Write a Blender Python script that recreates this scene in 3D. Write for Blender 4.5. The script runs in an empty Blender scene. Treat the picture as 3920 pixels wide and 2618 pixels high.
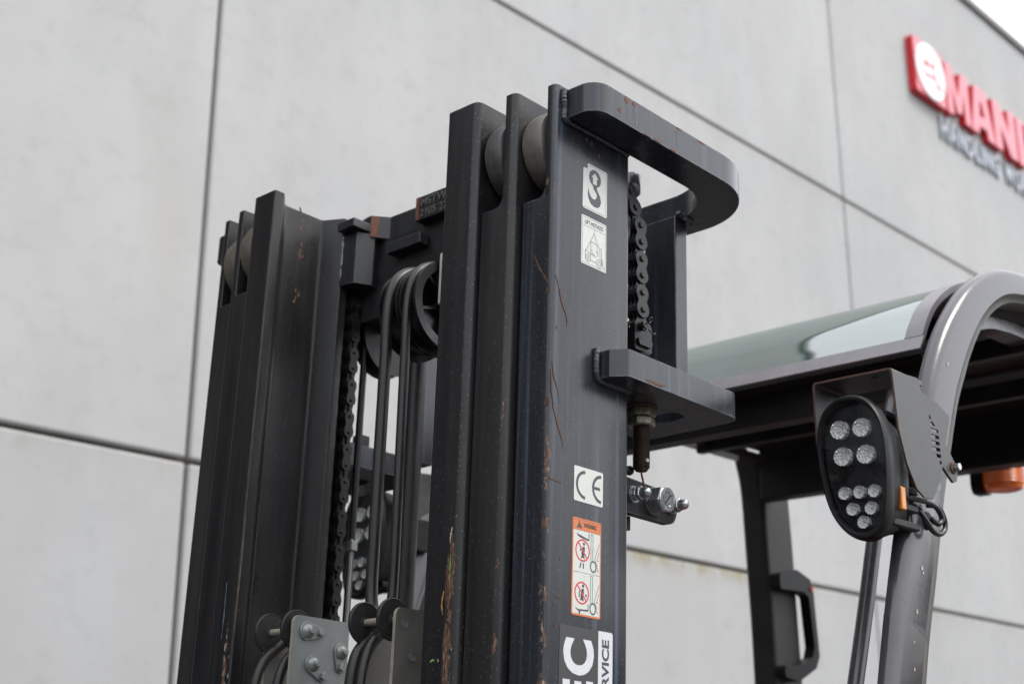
import bpy, bmesh, math, random
from math import radians, sin, cos, pi, sqrt, atan2
from mathutils import Vector, Matrix
from mathutils.geometry import tessellate_polygon

random.seed(7)
S = bpy.context.scene
COL = S.collection
# ------------------------------------------------------------------ camera, sky, sun
cd = bpy.data.cameras.new('camera'); cam = bpy.data.objects.new('camera', cd); COL.objects.link(cam)
cam.location = (0, 0, 1.45)
cam.rotation_euler = (radians(90 + 18.084), 0, radians(43.1 - 90))
cd.sensor_width = 36; cd.lens = 49.22; cd.clip_start = 0.05; cd.clip_end = 2000
cd.dof.use_dof = True; cd.dof.focus_distance = 1.72; cd.dof.aperture_fstop = 5.6; cd.dof.aperture_blades = 9
S.camera = cam
W = bpy.data.worlds.new('World'); S.world = W; W.use_nodes = True
wn, wl = W.node_tree.nodes, W.node_tree.links
wn.clear()
sky = wn.new('ShaderNodeTexSky'); sky.sky_type = 'NISHITA'; sky.sun_disc = False
sky.sun_elevation = radians(52); sky.sun_rotation = radians(200); sky.air_density = 1.2; sky.dust_density = 4.0
mx = wn.new('ShaderNodeMix'); mx.data_type = 'RGBA'; mx.inputs[0].default_value = 0.72
mx.inputs[7].default_value = (12.6, 12.9, 13.4, 1)          # thin bright cloud deck
bg = wn.new('ShaderNodeBackground'); bg.inputs[1].default_value = 0.10
wo = wn.new('ShaderNodeOutputWorld')
wl.new(sky.outputs[0], mx.inputs[6]); wl.new(mx.outputs[2], bg.inputs[0]); wl.new(bg.outputs[0], wo.inputs[0])
sd = bpy.data.lights.new('sun', 'SUN'); sun = bpy.data.objects.new('sun', sd); COL.objects.link(sun)
sd.energy = 1.1; sd.angle = radians(22); sd.color = (1.0, 0.96, 0.90)
# light travels along -Z of the lamp; it comes from the open yard, +x and -y, high up
sdir = Vector((0.35, -0.60, 0.95)).normalized()
sun.rotation_euler = sdir.to_track_quat('Z', 'Y').to_euler()
sky.sun_elevation = math.asin(sdir.z); sky.sun_rotation = atan2(sdir.x, sdir.y)
S.view_settings.view_transform = 'Standard'; S.view_settings.look = 'None'
S.view_settings.exposure = 0.87; S.view_settings.gamma = 1.0
S.view_settings.use_curve_mapping = False
S.render.engine = 'CYCLES'

# ------------------------------------------------------------------ materials
def nmat(name):
    m = bpy.data.materials.new(name); m.use_nodes = True
    nt = m.node_tree; b = nt.nodes['Principled BSDF']
    return m, nt, b
def N(nt, t, **kw):
    n = nt.nodes.new(t)
    for k, v in kw.items(): setattr(n, k, v)
    return n
def mapped(nt, scale, coord='Object', loc=(0, 0, 0)):
    if coord == 'Pos':
        g = N(nt, 'ShaderNodeNewGeometry'); src = g.outputs['Position']
    else:
        g = N(nt, 'ShaderNodeTexCoord'); src = g.outputs[coord]
    mp = N(nt, 'ShaderNodeMapping'); mp.inputs['Scale'].default_value = scale; mp.inputs['Location'].default_value = loc
    nt.links.new(src, mp.inputs[0]); return mp.outputs[0]
def noise(nt, vec, scale=1, detail=4, rough=0.6):
    n = N(nt, 'ShaderNodeTexNoise'); n.inputs['Scale'].default_value = scale
    n.inputs['Detail'].default_value = detail; n.inputs['Roughness'].default_value = rough
    nt.links.new(vec, n.inputs['Vector']); return n.outputs[0]
def ramp(nt, fac, lo, hi, a=0.0, b=1.0):
    r = N(nt, 'ShaderNodeMapRange'); r.inputs[1].default_value = lo; r.inputs[2].default_value = hi
    r.inputs[3].default_value = a; r.inputs[4].default_value = b
    nt.links.new(fac, r.inputs[0]); return r.outputs[0]
def mth(nt, op, a, b=None):
    n = N(nt, 'ShaderNodeMath', operation=op)
    for i, v in enumerate((a, b)):
        if v is None: continue
        if isinstance(v, (int, float)): n.inputs[i].default_value = v
        else: nt.links.new(v, n.inputs[i])
    return n.outputs[0]
def mix(nt, fac, a, b):
    n = N(nt, 'ShaderNodeMix', data_type='RGBA')
    for i, v in ((0, fac), (6, a), (7, b)):
        if isinstance(v, (int, float)): n.inputs[i].default_value = v
        elif isinstance(v, tuple): n.inputs[i].default_value = v + (1,) if len(v) == 3 else v
        else: nt.links.new(v, n.inputs[i])
    return n.outputs[2]
def bump(nt, b, h, strength=0.3, dist=0.001):
    n = N(nt, 'ShaderNodeBump'); n.inputs['Strength'].default_value = strength; n.inputs['Distance'].default_value = dist
    nt.links.new(h, n.inputs['Height']); nt.links.new(n.outputs[0], b.inputs['Normal'])

def paint(name, base, dusty, dust_amt=0.5, rough=(0.28, 0.5), specks=0.5, streak=None, edges=(), spec=0.5, peel=0.06, band=(5, 1.6), wear=(0.085, 0.10, 0.13)):
    """satin machine paint: long vertical streaks, film of dust, light flecks, optional rust along an edge line"""
    m, nt, b = nmat(name)
    v1 = mapped(nt, (38, 38, 2.2)); v2 = mapped(nt, (band[0], band[0], band[1])); v3 = mapped(nt, (420, 420, 150)); vf = mapped(nt, (1, 1, 1))
    n1 = noise(nt, v1, 1, 5, 0.65); n2 = noise(nt, v2, 1, 4, 0.6)
    col = mix(nt, ramp(nt, n1, 0.35, 0.72), base, tuple(min(1, c * 1.9 + 0.004) for c in base))
    col = mix(nt, ramp(nt, n2, 0.40, 0.75, 0, dust_amt), col, dusty)
    n2b = noise(nt, mapped(nt, (90, 90, 14)), 1, 4, 0.7)
    col = mix(nt, ramp(nt, n2b, 0.55, 0.8, 0, dust_amt * 0.6), col, dusty)
    if streak:
        ns = noise(nt, mapped(nt, (75, 75, 1.1), loc=(3, 1, 0)), 1, 3, 0.5)
        col = mix(nt, ramp(nt, ns, 0.56, 0.74, 0, 0.65), col, streak)
    vo = N(nt, 'ShaderNodeTexVoronoi', feature='F1'); vo.inputs['Scale'].default_value = 1
    nt.links.new(v3, vo.inputs['Vector'])
    sp = mth(nt, 'LESS_THAN', vo.outputs['Distance'], 0.17)
    sepc = N(nt, 'ShaderNodeSeparateColor'); nt.links.new(vo.outputs['Color'], sepc.inputs[0])
    pick = mth(nt, 'GREATER_THAN', sepc.outputs[0], 0.72)
    pk = mth(nt, 'MULTIPLY', mth(nt, 'MULTIPLY', sp, pick), specks)
    col = mix(nt, pk, col, (0.24, 0.23, 0.21))
    rgh = ramp(nt, noise(nt, mapped(nt, (18, 18, 5), loc=(5, 2, 1)), 1, 5, 0.65), 0.3, 0.7, rough[0], rough[1])
    hgt = noise(nt, vf, 650, 2, 0.5)
    met = None
    # paint rubbed thin along every convex edge
    bv = N(nt, 'ShaderNodeBevel'); bv.samples = 4; bv.inputs['Radius'].default_value = 0.0035
    gg = N(nt, 'ShaderNodeNewGeometry'); dt = N(nt, 'ShaderNodeVectorMath', operation='DOT_PRODUCT')
    nt.links.new(bv.outputs[0], dt.inputs[0]); nt.links.new(gg.outputs['Normal'], dt.inputs[1])
    ew = ramp(nt, dt.outputs['Value'], 0.985, 0.90, 0, 1)
    ew = mth(nt, 'MULTIPLY', ew, ramp(nt, noise(nt, mapped(nt, (45, 45, 30), loc=(1, 7, 2)), 1, 5, 0.7), 0.38, 0.62, 0.05, 0.85))
    col = mix(nt, ew, col, wear)
    for (ea, eb, c0, c1, wd, seed, dens) in edges:
        tc = N(nt, 'ShaderNodeTexCoord'); sx = N(nt, 'ShaderNodeSeparateXYZ'); nt.links.new(tc.outputs['Object'], sx.inputs[0])
        dx = mth(nt, 'SUBTRACT', sx.outputs[0], ea); dy = mth(nt, 'SUBTRACT', sx.outputs[1], eb)
        d = mth(nt, 'SQRT', mth(nt, 'ADD', mth(nt, 'MULTIPLY', dx, dx), mth(nt, 'MULTIPLY', dy, dy)))
        wn1 = noise(nt, mapped(nt, (30, 30, 17), loc=(seed, 0, seed)), 1, 5, 0.7)
        wn2 = noise(nt, mapped(nt, (260, 260, 120), loc=(seed, 4, 2)), 1, 4, 0.7)
        width = mth(nt, 'ADD', ramp(nt, wn1, 0.5 - 0.2 * dens, 0.62, -0.004, wd), ramp(nt, wn2, 0.35, 0.65, -wd * 0.35, wd * 0.35))
        width = mth(nt, 'MULTIPLY', width, ramp(nt, sx.outputs[2], 1.72, 2.05, 1.5, 0.55))
        fade = mth(nt, 'MULTIPLY', ramp(nt, sx.outputs[2], c0, c0 + 0.06), ramp(nt, sx.outputs[2], c1 - 0.05, c1, 1, 0))
        width = mth(nt, 'MULTIPLY', width, fade)
        mask = ramp(nt, mth(nt, 'SUBTRACT', width, d), 0, 0.0006)
        rim = ramp(nt, mth(nt, 'SUBTRACT', width, d), -0.0012, 0.0)
        rc = noise(nt, mapped(nt, (420, 420, 90), loc=(seed, seed, 0)), 1, 4, 0.7)
        cr = N(nt, 'ShaderNodeValToRGB'); e = cr.color_ramp.elements
        e[0].position = 0.30; e[0].color = (0.03, 0.014, 0.010, 1); e[1].position = 0.72; e[1].color = (0.48, 0.44, 0.38, 1)
        x = cr.color_ramp.elements.new(0.44); x.color = (0.10, 0.045, 0.028, 1)
        x = cr.color_ramp.elements.new(0.56); x.color = (0.17, 0.092, 0.052, 1)
        nt.links.new(rc, cr.inputs[0])
        col = mix(nt, mth(nt, 'MULTIPLY', rim, 0.6), col, (0.012, 0.011, 0.012))
        col = mix(nt, mask, col, cr.outputs[0])
        rgh = mth(nt, 'ADD', rgh, mth(nt, 'MULTIPLY', mask, 0.3))
        hgt = mth(nt, 'SUBTRACT', hgt, mth(nt, 'MULTIPLY', mask, 3.0))
    nt.links.new(col, b.inputs['Base Color']); nt.links.new(rgh, b.inputs['Roughness'])
    b.inputs['Specular IOR Level'].default_value = spec
    bump(nt, b, hgt, 0.35, peel * 0.003)
    return m

def plain(name, col, rough=0.5, metal=0.0, var=0.25, scale=60, spec=0.5, bmp=0.0, col2=None, stretch=(1, 1, 1)):
    m, nt, b = nmat(name)
    n = noise(nt, mapped(nt, stretch), scale, 5, 0.65)
    c2 = col2 or tuple(min(1, c * (1 + var) + 0.01 * var) for c in col)
    c1 = tuple(c * (1 - var) for c in col) if not col2 else col
    nt.links.new(mix(nt, ramp(nt, n, 0.32, 0.68), c1, c2), b.inputs['Base Color'])
    nt.links.new(ramp(nt, n, 0.3, 0.7, max(0.03, rough - 0.08), min(1, rough + 0.08)), b.inputs['Roughness'])
    b.inputs['Metallic'].default_value = metal; b.inputs['Specular IOR Level'].default_value = spec
    if bmp: bump(nt, b, noise(nt, mapped(nt, stretch), scale * 4, 3, 0.6), 0.5, bmp)
    return m

def flat(name, col, rough=0.4, dirt=0.08):
    m, nt, b = nmat(name)
    n = noise(nt, mapped(nt, (1, 1, 1)), 90, 5, 0.7)
    nt.links.new(mix(nt, ramp(nt, n, 0.5, 0.85, 0, dirt * 3), col, tuple(c * 0.55 + 0.02 for c in col)), b.inputs['Base Color'])
    b.inputs['Roughness'].default_value = rough
    return m

DUST = (0.085, 0.078, 0.068)
M = {}
M['steel_front'] = paint('dusty black mast paint', (0.008, 0.008, 0.010), (0.030, 0.028, 0.025), 0.75, (0.38, 0.56), 0.6, spec=0.4)
M['outer'] = paint('outer mast paint', (0.0088, 0.0100, 0.0135), (0.031, 0.036, 0.048), 0.6, (0.15, 0.30), 0.4, streak=(0.085, 0.11, 0.16),
                   edges=((1.1190, 1.0500, 0.3, 2.40, 0.0075, 3.0, 1.0), (1.270, 1.05, 1.9, 2.36, 0.0035, 9.0, 0.4)), spec=0.52, peel=0.09, wear=(0.15, 0.175, 0.21))
M['mid'] = paint('middle mast paint', (0.0055, 0.0052, 0.007), (0.027, 0.026, 0.023), 0.95, (0.26, 0.45), 0.6, spec=0.45, band=(32, 0.8),
                 edges=((1.104, 1.110, 1.2, 2.3, 0.0025, 12.0, 0.3),), peel=0.12)
M['inner'] = paint('inner mast paint', (0.0055, 0.0052, 0.007), (0.028, 0.027, 0.024), 0.95, (0.26, 0.45), 0.7, spec=0.45, band=(32, 0.8),
                   edges=((1.092, 1.174, 1.25, 1.80, 0.0055, 21.0, 1.5), (1.092, 1.218, 1.9, 2.3, 0.0035, 5.0, 0.5)), peel=0.12)
M['far'] = paint('far mast paint', (0.0045, 0.0045, 0.0058), (0.038, 0.036, 0.032), 0.8, (0.24, 0.48), 0.35, spec=0.38,
                 edges=((1.092, 1.606, 1.2, 1.72, 0.006, 31.0, 0.8),), peel=0.1, band=(28, 0.9))
M['tie'] = paint('tie beam paint', (0.010, 0.011, 0.015), (0.032, 0.036, 0.046), 0.5, (0.15, 0.30), 0.3, streak=(0.07, 0.092, 0.135),
                 edges=((1.16, 0.999, 2.30, 2.42, 0.004, 5.0, 1.2),), spec=0.6, peel=0.1, wear=(0.15, 0.175, 0.21))
M['cross'] = paint('cross member paint', (0.009, 0.0095, 0.011), (0.032, 0.030, 0.027), 0.6, (0.3, 0.5), 0.2)
M['black'] = plain('greasy black steel', (0.005, 0.005, 0.006), 0.45, 0, 0.5, 50)
M['chain'] = plain('oiled chain steel', (0.008, 0.0075, 0.0075), 0.38, 0.25, 0.5, 180, bmp=0.0003)
M['pin'] = plain('worn chain pin', (0.020, 0.018, 0.017), 0.4, 0.4, 0.5, 200, bmp=0.0002)
M['roller'] = plain('worn roller steel', (0.12, 0.102, 0.084), 0.42, 0.25, 0.3, 60, col2=(0.165, 0.147, 0.128), bmp=0.0001)
M['roller_grey'] = plain('grey roller steel', (0.075, 0.072, 0.070), 0.45, 0.25, 0.3, 60, bmp=0.0001)
M['hose'] = plain('ribbed black hose rubber', (0.008, 0.0078, 0.0075), 0.38, 0, 0.5, 25, col2=(0.022, 0.020, 0.018), stretch=(4, 4, 0.6), bmp=0.0001)
M['rubber'] = plain('moulded black rubber', (0.005, 0.005, 0.006), 0.42, 0, 0.3, 40, spec=0.3)
M['nylon'] = plain('black nylon', (0.007, 0.007, 0.009), 0.30, 0, 0.3, 40, spec=0.6)
M['disc'] = plain('grooved nylon disc', (0.016, 0.0155, 0.0155), 0.5, 0, 0.4, 60)
M['zinc'] = plain('bright zinc plate', (0.48, 0.50, 0.51), 0.30, 0.85, 0.25, 120, bmp=0.0001)
M['plate'] = plain('dull galvanised plate', (0.27, 0.285, 0.28), 0.42, 0.45, 0.12, 22, bmp=0.0001)
M['plate_edge'] = plain('tan plate edge', (0.36, 0.32, 0.26), 0.5, 0.3, 0.2, 60)
M['plate_warm'] = plain('warm galvanised plate', (0.20, 0.19, 0.17), 0.42, 0.4, 0.15, 22)
M['nut'] = plain('tarnished nut', (0.27, 0.25, 0.20), 0.4, 0.6, 0.6, 160, bmp=0.0003)
M['thread'] = plain('rusty threaded rod', (0.055, 0.034, 0.024), 0.55, 0.4, 0.5, 200, bmp=0.0002)
M['thread_black'] = plain('black threaded rod', (0.014, 0.014, 0.014), 0.45, 0.3, 0.3, 200)
M['rust'] = plain('flaking rust', (0.050, 0.020, 0.012), 0.8, 0, 0.5, 420, col2=(0.16, 0.088, 0.05), bmp=0.0006)
M['rust_red'] = plain('red primer and rust', (0.085, 0.026, 0.015), 0.7, 0, 0.4, 200, col2=(0.19, 0.066, 0.036), bmp=0.0003)
M['weld'] = plain('painted weld bead', (0.035, 0.038, 0.046), 0.35, 0, 0.5, 90, bmp=0.0006)
M['guard'] = plain('grey guard paint', (0.066, 0.060, 0.066), 0.22, 0.0, 0.16, 14, spec=0.75, bmp=0.00003)
M['guard_lip'] = plain('brownish grey guard lip', (0.060, 0.056, 0.046), 0.4, 0, 0.2, 30)
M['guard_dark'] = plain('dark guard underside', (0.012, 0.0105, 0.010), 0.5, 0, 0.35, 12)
M['trim'] = plain('mauve grey trim', (0.20, 0.185, 0.20), 0.32, 0.1, 0.15, 14)
M['bracket'] = plain('scuffed lamp bracket', (0.050, 0.049, 0.050), 0.40, 0.2, 0.3, 45, col2=(0.085, 0.083, 0.084), bmp=0.0002)
M['bracket_edge'] = plain('rusty sheet edge', (0.10, 0.050, 0.036), 0.6, 0.1, 0.4, 200)
M['sticker'] = flat('off white sticker film', (0.60, 0.615, 0.575), 0.35, 0.14)
M['ink'] = flat('dark grey ink', (0.055, 0.06, 0.07), 0.4, 0.1)
M['orange'] = flat('orange ink', (0.60, 0.18, 0.065), 0.4, 0.08)
M['red_ink'] = flat('red ink', (0.62, 0.03, 0.045), 0.4, 0.08)
M['dark_film'] = flat('charcoal film', (0.050, 0.050, 0.053), 0.38, 0.1)
M['white_film'] = flat('white film', (0.62, 0.63, 0.66), 0.38, 0.12)
M['sign_red'] = plain('red sign face', (0.70, 0.13, 0.17), 0.22, 0, 0.04, 3, spec=1.0)
M['sign_side'] = plain('red sign return', (0.55, 0.012, 0.018), 0.4, 0, 0.06, 3)
M['sign_white'] = plain('white sign face', (0.85, 0.86, 0.88), 0.3, 0, 0.03, 3)
M['sign_grey'] = plain('silver sign letters', (0.34, 0.36, 0.40), 0.35, 0.3, 0.1, 8)
M['cap'] = plain('brown grey parapet metal', (0.17, 0.15, 0.14), 0.5, 0, 0.15, 3)
M['sealant'] = plain('dark joint sealant', (0.15, 0.137, 0.120), 0.8, 0, 0.35, 5)
M['cream'] = plain('cream plastic', (0.52, 0.52, 0.44), 0.5, 0, 0.1, 50)
M['amber'] = plain('amber marker lens', (0.62, 0.21, 0.012), 0.2, 0, 0.15, 60, spec=0.8)
M['beacon'] = plain('orange beacon lens', (0.92, 0.20, 0.012), 0.22, 0, 0.12, 40, spec=0.8)
M['red_plastic'] = flat('red plastic', (0.45, 0.02, 0.02), 0.4)
M['neg_fill'] = plain('anthracite door paint', (0.018, 0.019, 0.021), 0.5, 0, 0.1, 3)  # dark paint of the unseen parts added to take light away
M['green'] = flat('green paint smear', (0.18, 0.42, 0.10), 0.6)
M['bare'] = plain('scraped bare patch', (0.50, 0.47, 0.42), 0.5, 0.2, 0.35, 300)

# chrome reflector for the lamps
m, nt, b = nmat('faceted reflector'); M['chrome'] = m
b.inputs['Metallic'].default_value = 0.45; b.inputs['Roughness'].default_value = 0.2
vo = N(nt, 'ShaderNodeTexVoronoi'); vo.inputs['Scale'].default_value = 260; nt.links.new(mapped(nt, (1, 1, 1)), vo.inputs['Vector'])
nt.links.new(mix(nt, ramp(nt, vo.outputs['Distance'], 0.1, 0.7), (0.99, 0.99, 0.97), (0.80, 0.80, 0.78)), b.inputs['Base Color'])
bump(nt, b, vo.outputs['Distance'], 1.0, 0.0045)
# clear lamp cover
m = bpy.data.materials.new('clear lamp cover'); m.use_nodes = True; nt = m.node_tree; nt.nodes.clear(); M['clear'] = m
o = N(nt, 'ShaderNodeOutputMaterial'); t = N(nt, 'ShaderNodeBsdfTransparent'); g = N(nt, 'ShaderNodeBsdfGlossy'); ms = N(nt, 'ShaderNodeMixShader')
lw = N(nt, 'ShaderNodeLayerWeight'); lw.inputs[0].default_value = 0.5
fr = N(nt, 'ShaderNodeMath', operation='MULTIPLY_ADD'); nt.links.new(mth(nt, 'POWER', lw.outputs['Facing'], 4.0), fr.inputs[0]); fr.inputs[1].default_value = 0.5; fr.inputs[2].default_value = 0.035; g.inputs['Roughness'].default_value = 0.04
t.inputs[0].default_value = (1, 1, 1, 1)
nt.links.new(fr.outputs[0], ms.inputs[0]); nt.links.new(t.outputs[0], ms.inputs[1]); nt.links.new(g.outputs[0], ms.inputs[2]); nt.links.new(ms.outputs[0], o.inputs[0])
# roof glazing: green tinted, laminated over a dark frit
m, nt, b = nmat('green tinted roof glazing'); M['glass'] = m
gn = noise(nt, mapped(nt, (1, 1, 1)), 7, 4, 0.6)
nt.links.new(mix(nt, ramp(nt, gn, 0.3, 0.7), (0.040, 0.078, 0.064), (0.060, 0.108, 0.090)), b.inputs['Base Color'])
b.inputs['Roughness'].default_value = 0.03; b.inputs['IOR'].default_value = 3.4

# precast concrete
m, nt, b = nmat('pale precast concrete'); M['concrete'] = m
c1 = noise(nt, mapped(nt, (0.55, 0.55, 0.8), 'Pos'), 1, 5, 0.6)
c2 = noise(nt, mapped(nt, (3.0, 3.0, 1.1), 'Pos'), 1, 6, 0.65)
c3 = noise(nt, mapped(nt, (11, 11, 11), 'Pos'), 1, 6, 0.7)
col = mix(nt, ramp(nt, c1, 0.35, 0.65), (0.395, 0.402, 0.410), (0.442, 0.443, 0.440))
col = mix(nt, ramp(nt, c2, 0.42, 0.70, 0, 0.55), col, (0.360, 0.358, 0.350))
col = mix(nt, ramp(nt, c3, 0.52, 0.74, 0, 0.45), col, (0.30, 0.30, 0.292))
ws = noise(nt, mapped(nt, (0.9, 0.9, 0.35), 'Pos', (7, 0, 3)), 1, 3, 0.5)
col = mix(nt, ramp(nt, ws, 0.55, 0.72, 0, 0.5), col, (0.415, 0.402, 0.386))
st_ = noise(nt, mapped(nt, (7.0, 7.0, 0.25), 'Pos', (2, 0, 5)), 1, 5, 0.6)
col = mix(nt, ramp(nt, st_, 0.50, 0.75, 0, 0.16), col, (0.345, 0.345, 0.335))
pv = N(nt, 'ShaderNodeTexVoronoi'); pv.inputs['Scale'].default_value = 9; nt.links.new(mapped(nt, (1, 1, 1), 'Pos'), pv.inputs['Vector'])
psc = N(nt, 'ShaderNodeSeparateColor'); nt.links.new(pv.outputs['Color'], psc.inputs[0])
pore = mth(nt, 'MULTIPLY', ramp(nt, pv.outputs['Distance'], 0.06, 0.14, 1, 0), mth(nt, 'GREATER_THAN', psc.outputs[1], 0.80))
col = mix(nt, mth(nt, 'MULTIPLY', pore, 0.45), col, (0.24, 0.24, 0.23))
oi_ = N(nt, 'ShaderNodeObjectInfo')
hs_ = N(nt, 'ShaderNodeHueSaturation'); nt.links.new(ramp(nt, oi_.outputs['Random'], 0, 1, 0.965, 1.035), hs_.inputs['Value']); nt.links.new(col, hs_.inputs['Color']); col = hs_.outputs[0]
g = N(nt, 'ShaderNodeNewGeometry'); sx = N(nt, 'ShaderNodeSeparateXYZ'); nt.links.new(g.outputs['Position'], sx.inputs[0])
gr = noise(nt, mapped(nt, (9, 9, 1.5), 'Pos'), 1, 4, 0.65)
for zj, amt in ((2.595, 0.6), (5.18, 0.35), (7.70, 0.3)):        # grime washed down from the open joints
    f = mth(nt, 'MULTIPLY', ramp(nt, sx.outputs[2], zj - 0.22, zj, 0, 1), mth(nt, 'LESS_THAN', sx.outputs[2], zj))
    f = mth(nt, 'MULTIPLY', mth(nt, 'POWER', f, 3.0), ramp(nt, gr, 0.35, 0.7, 0, amt))
    col = mix(nt, f, col, (0.25, 0.24, 0.21))
f = mth(nt, 'MULTIPLY', ramp(nt, sx.outputs[2], 2.50, 2.592, 0, 1), mth(nt, 'LESS_THAN', sx.outputs[2], 2.595))
f = mth(nt, 'MULTIPLY', f, mth(nt, 'MULTIPLY', ramp(nt, sx.outputs[0], 4.9, 5.3), ramp(nt, sx.outputs[0], 6.6, 7.3, 1, 0)))
f = mth(nt, 'MULTIPLY', f, ramp(nt, noise(nt, mapped(nt, (14, 14, 5), 'Pos'), 1, 3, 0.6), 0.45, 0.6, 0, 0.9))
col = mix(nt, f, col, (0.28, 0.24, 0.12))
nt.links.new(col, b.inputs['Base Color']); b.inputs['Roughness'].default_value = 0.85
bump(nt, b, c3, 0.2, 0.003)
# asphalt
m, nt, b = nmat('grey yard asphalt'); M['asphalt'] = m
nt.links.new(mix(nt, ramp(nt, noise(nt, mapped(nt, (1, 1, 1), 'Pos'), 6, 8, 0.7), 0.35, 0.65), (0.065, 0.065, 0.066), (0.115, 0.113, 0.110)), b.inputs['Base Color'])
b.inputs['Roughness'].default_value = 0.9; bump(nt, b, noise(nt, mapped(nt, (1, 1, 1), 'Pos'), 150, 3), 0.6, 0.004)

# ------------------------------------------------------------------ object helpers
ROOT = Vector((1.6, 1.405, 0))
TILT = radians(2.0)
pm = Vector((0, 1.05, 2.0))
FR = {'mast': Matrix.Rotation(TILT, 4, 'Y') @ Matrix.Translation(pm) @ Matrix.Rotation(radians(0.6), 4, 'X') @ Matrix.Translation(-pm)}
piv = Vector((0, 0.9, 1.6))
FR['cab'] = Matrix.Translation(piv) @ Matrix.Rotation(radians(1.0), 4, 'X') @ Matrix.Translation(-piv)
FR['world'] = Matrix.Identity(4)
CEN = {}
forklift = bpy.data.objects.new('forklift', None); COL.objects.link(forklift)
forklift.location = ROOT; forklift.empty_display_size = 0.3
forklift['label'] = 'dark grey forklift with tall three stage mast and overhead guard in front of the wall'
forklift['category'] = 'forklift'

def build(name, bm, mats, parent=None, frame='mast', center=True, smooth=False, bevel=0, bseg=2, auto=None, label=None):
    bmesh.ops.remove_doubles(bm, verts=bm.verts, dist=1e-6)
    bmesh.ops.recalc_face_normals(bm, faces=bm.faces)
    me = bpy.data.meshes.new(name)
    c = Vector((0, 0, 0))
    if center and len(bm.verts):
        lo = Vector([min(v.co[i] for v in bm.verts) for i in range(3)]); hi = Vector([max(v.co[i] for v in bm.verts) for i in range(3)])
        c = (lo + hi) / 2
        bmesh.ops.translate(bm, verts=bm.verts, vec=-c)
    bm.to_mesh(me); bm.free()
    if not isinstance(mats, (list, tuple)): mats = [mats]
    for mt in mats: me.materials.append(M[mt] if isinstance(mt, str) else mt)
    o = bpy.data.objects.new(name, me); COL.objects.link(o)
    if smooth:
        for p in me.polygons: p.use_smooth = True
        if auto:
            me.set_sharp_from_angle(angle=radians(auto))
    if bevel:
        md = o.modifiers.new('bevel', 'BEVEL'); md.width = bevel; md.segments = bseg; md.limit_method = 'ANGLE'; md.angle_limit = radians(35)
        md.harden_normals = False
    if parent is not None: place(o, c, parent, frame)
    else: o.location = c
    if label: o['label'] = label
    return o
def place(o, c, parent, frame='mast'):
    c = Vector(c)
    o.parent = parent
    if parent is forklift:
        o.matrix_local = Matrix.Translation(-ROOT) @ FR[frame] @ Matrix.Translation(c)
    else:
        o.matrix_local = Matrix.Translation(c - CEN.get(parent.name, Vector((0, 0, 0))))
    CEN[o.name] = c
def clone(src, c, parent, frame='mast', name=None):
    o = src.copy(); COL.objects.link(o); place(o, c, parent, frame); return o

def rounded(pts, r, seg=5):
    """pts [(x,y)] or (x,y,r) -> rounded polygon"""
    n = len(pts); out = []
    for i in range(n):
        p = Vector(pts[i][:2]); rr = pts[i][2] if len(pts[i]) > 2 else r
        a = Vector(pts[i - 1][:2]); b = Vector(pts[(i + 1) % n][:2])
        u = (a - p); v = (b - p); lu, lv = u.length, v.length; u.normalize(); v.normalize()
        ang = u.angle(v)
        if rr <= 0 or ang > pi - 0.02: out.append(p); continue
        t = min(rr / math.tan(ang / 2), lu * 0.49, lv * 0.49); rr2 = t * math.tan(ang / 2)
        bis = (u + v).normalized(); cc = p + bis * (rr2 / sin(ang / 2))
        s = p + u * t - cc; e = p + v * t - cc
        a0 = atan2(s.y, s.x); a1 = atan2(e.y, e.x); d = a1 - a0
        while d > pi: d -= 2 * pi
        while d < -pi: d += 2 * pi
        for k in range(seg + 1):
            aa = a0 + d * k / seg; out.append(cc + Vector((cos(aa), sin(aa))) * rr2)
    return [(p.x, p.y) for p in out]
MAP = {'c': lambda u, v, w: (u, v, w), 'b': lambda u, v, w: (u, w, v), 'a': lambda u, v, w: (w, u, v)}
def plate(bm, outer, w0, w1, axis='c', holes=(), mi=0, me_=None, cap0=True, cap1=True):
    """prism of a polygon (with holes) along an axis; axis 'c': (a,b) plane, 'b': (a,c) plane, 'a': (b,c) plane"""
    if me_ is None: me_ = mi
    f = MAP[axis]; loops = [list(outer)] + [list(h) for h in holes]
    V0, V1 = [], []
    for lp in loops:
        a0 = [bm.verts.new(f(p[0], p[1], w0)) for p in lp]; a1 = [bm.verts.new(f(p[0], p[1], w1)) for p in lp]
        for i in range(len(lp)):
            j = (i + 1) % len(lp)
            fc = bm.faces.new((a0[i], a0[j], a1[j], a1[i])); fc.material_index = me_
        V0 += a0; V1 += a1
    tris = tessellate_polygon([[Vector((p[0], p[1], 0)) for p in lp] for lp in loops])
    for t in tris:
        try:
            if cap0: bm.faces.new([V0[i] for i in t]).material_index = mi
            if cap1: bm.faces.new([V1[i] for i in t]).material_index = mi
        except ValueError: pass
    return bm
def box(bm, a0, a1, b0, b1, c0, c1, mi=0):
    return plate(bm, [(a0, b0), (a1, b0), (a1, b1), (a0, b1)], c0, c1, 'c', mi=mi)
def nb(): return bmesh.new()
AX = {'a': Matrix(((0, 0, 1), (1, 0, 0), (0, 1, 0))), 'b': Matrix(((1, 0, 0), (0, 0, 1), (0, 1, 0))), 'c': Matrix.Identity(3)}
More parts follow.
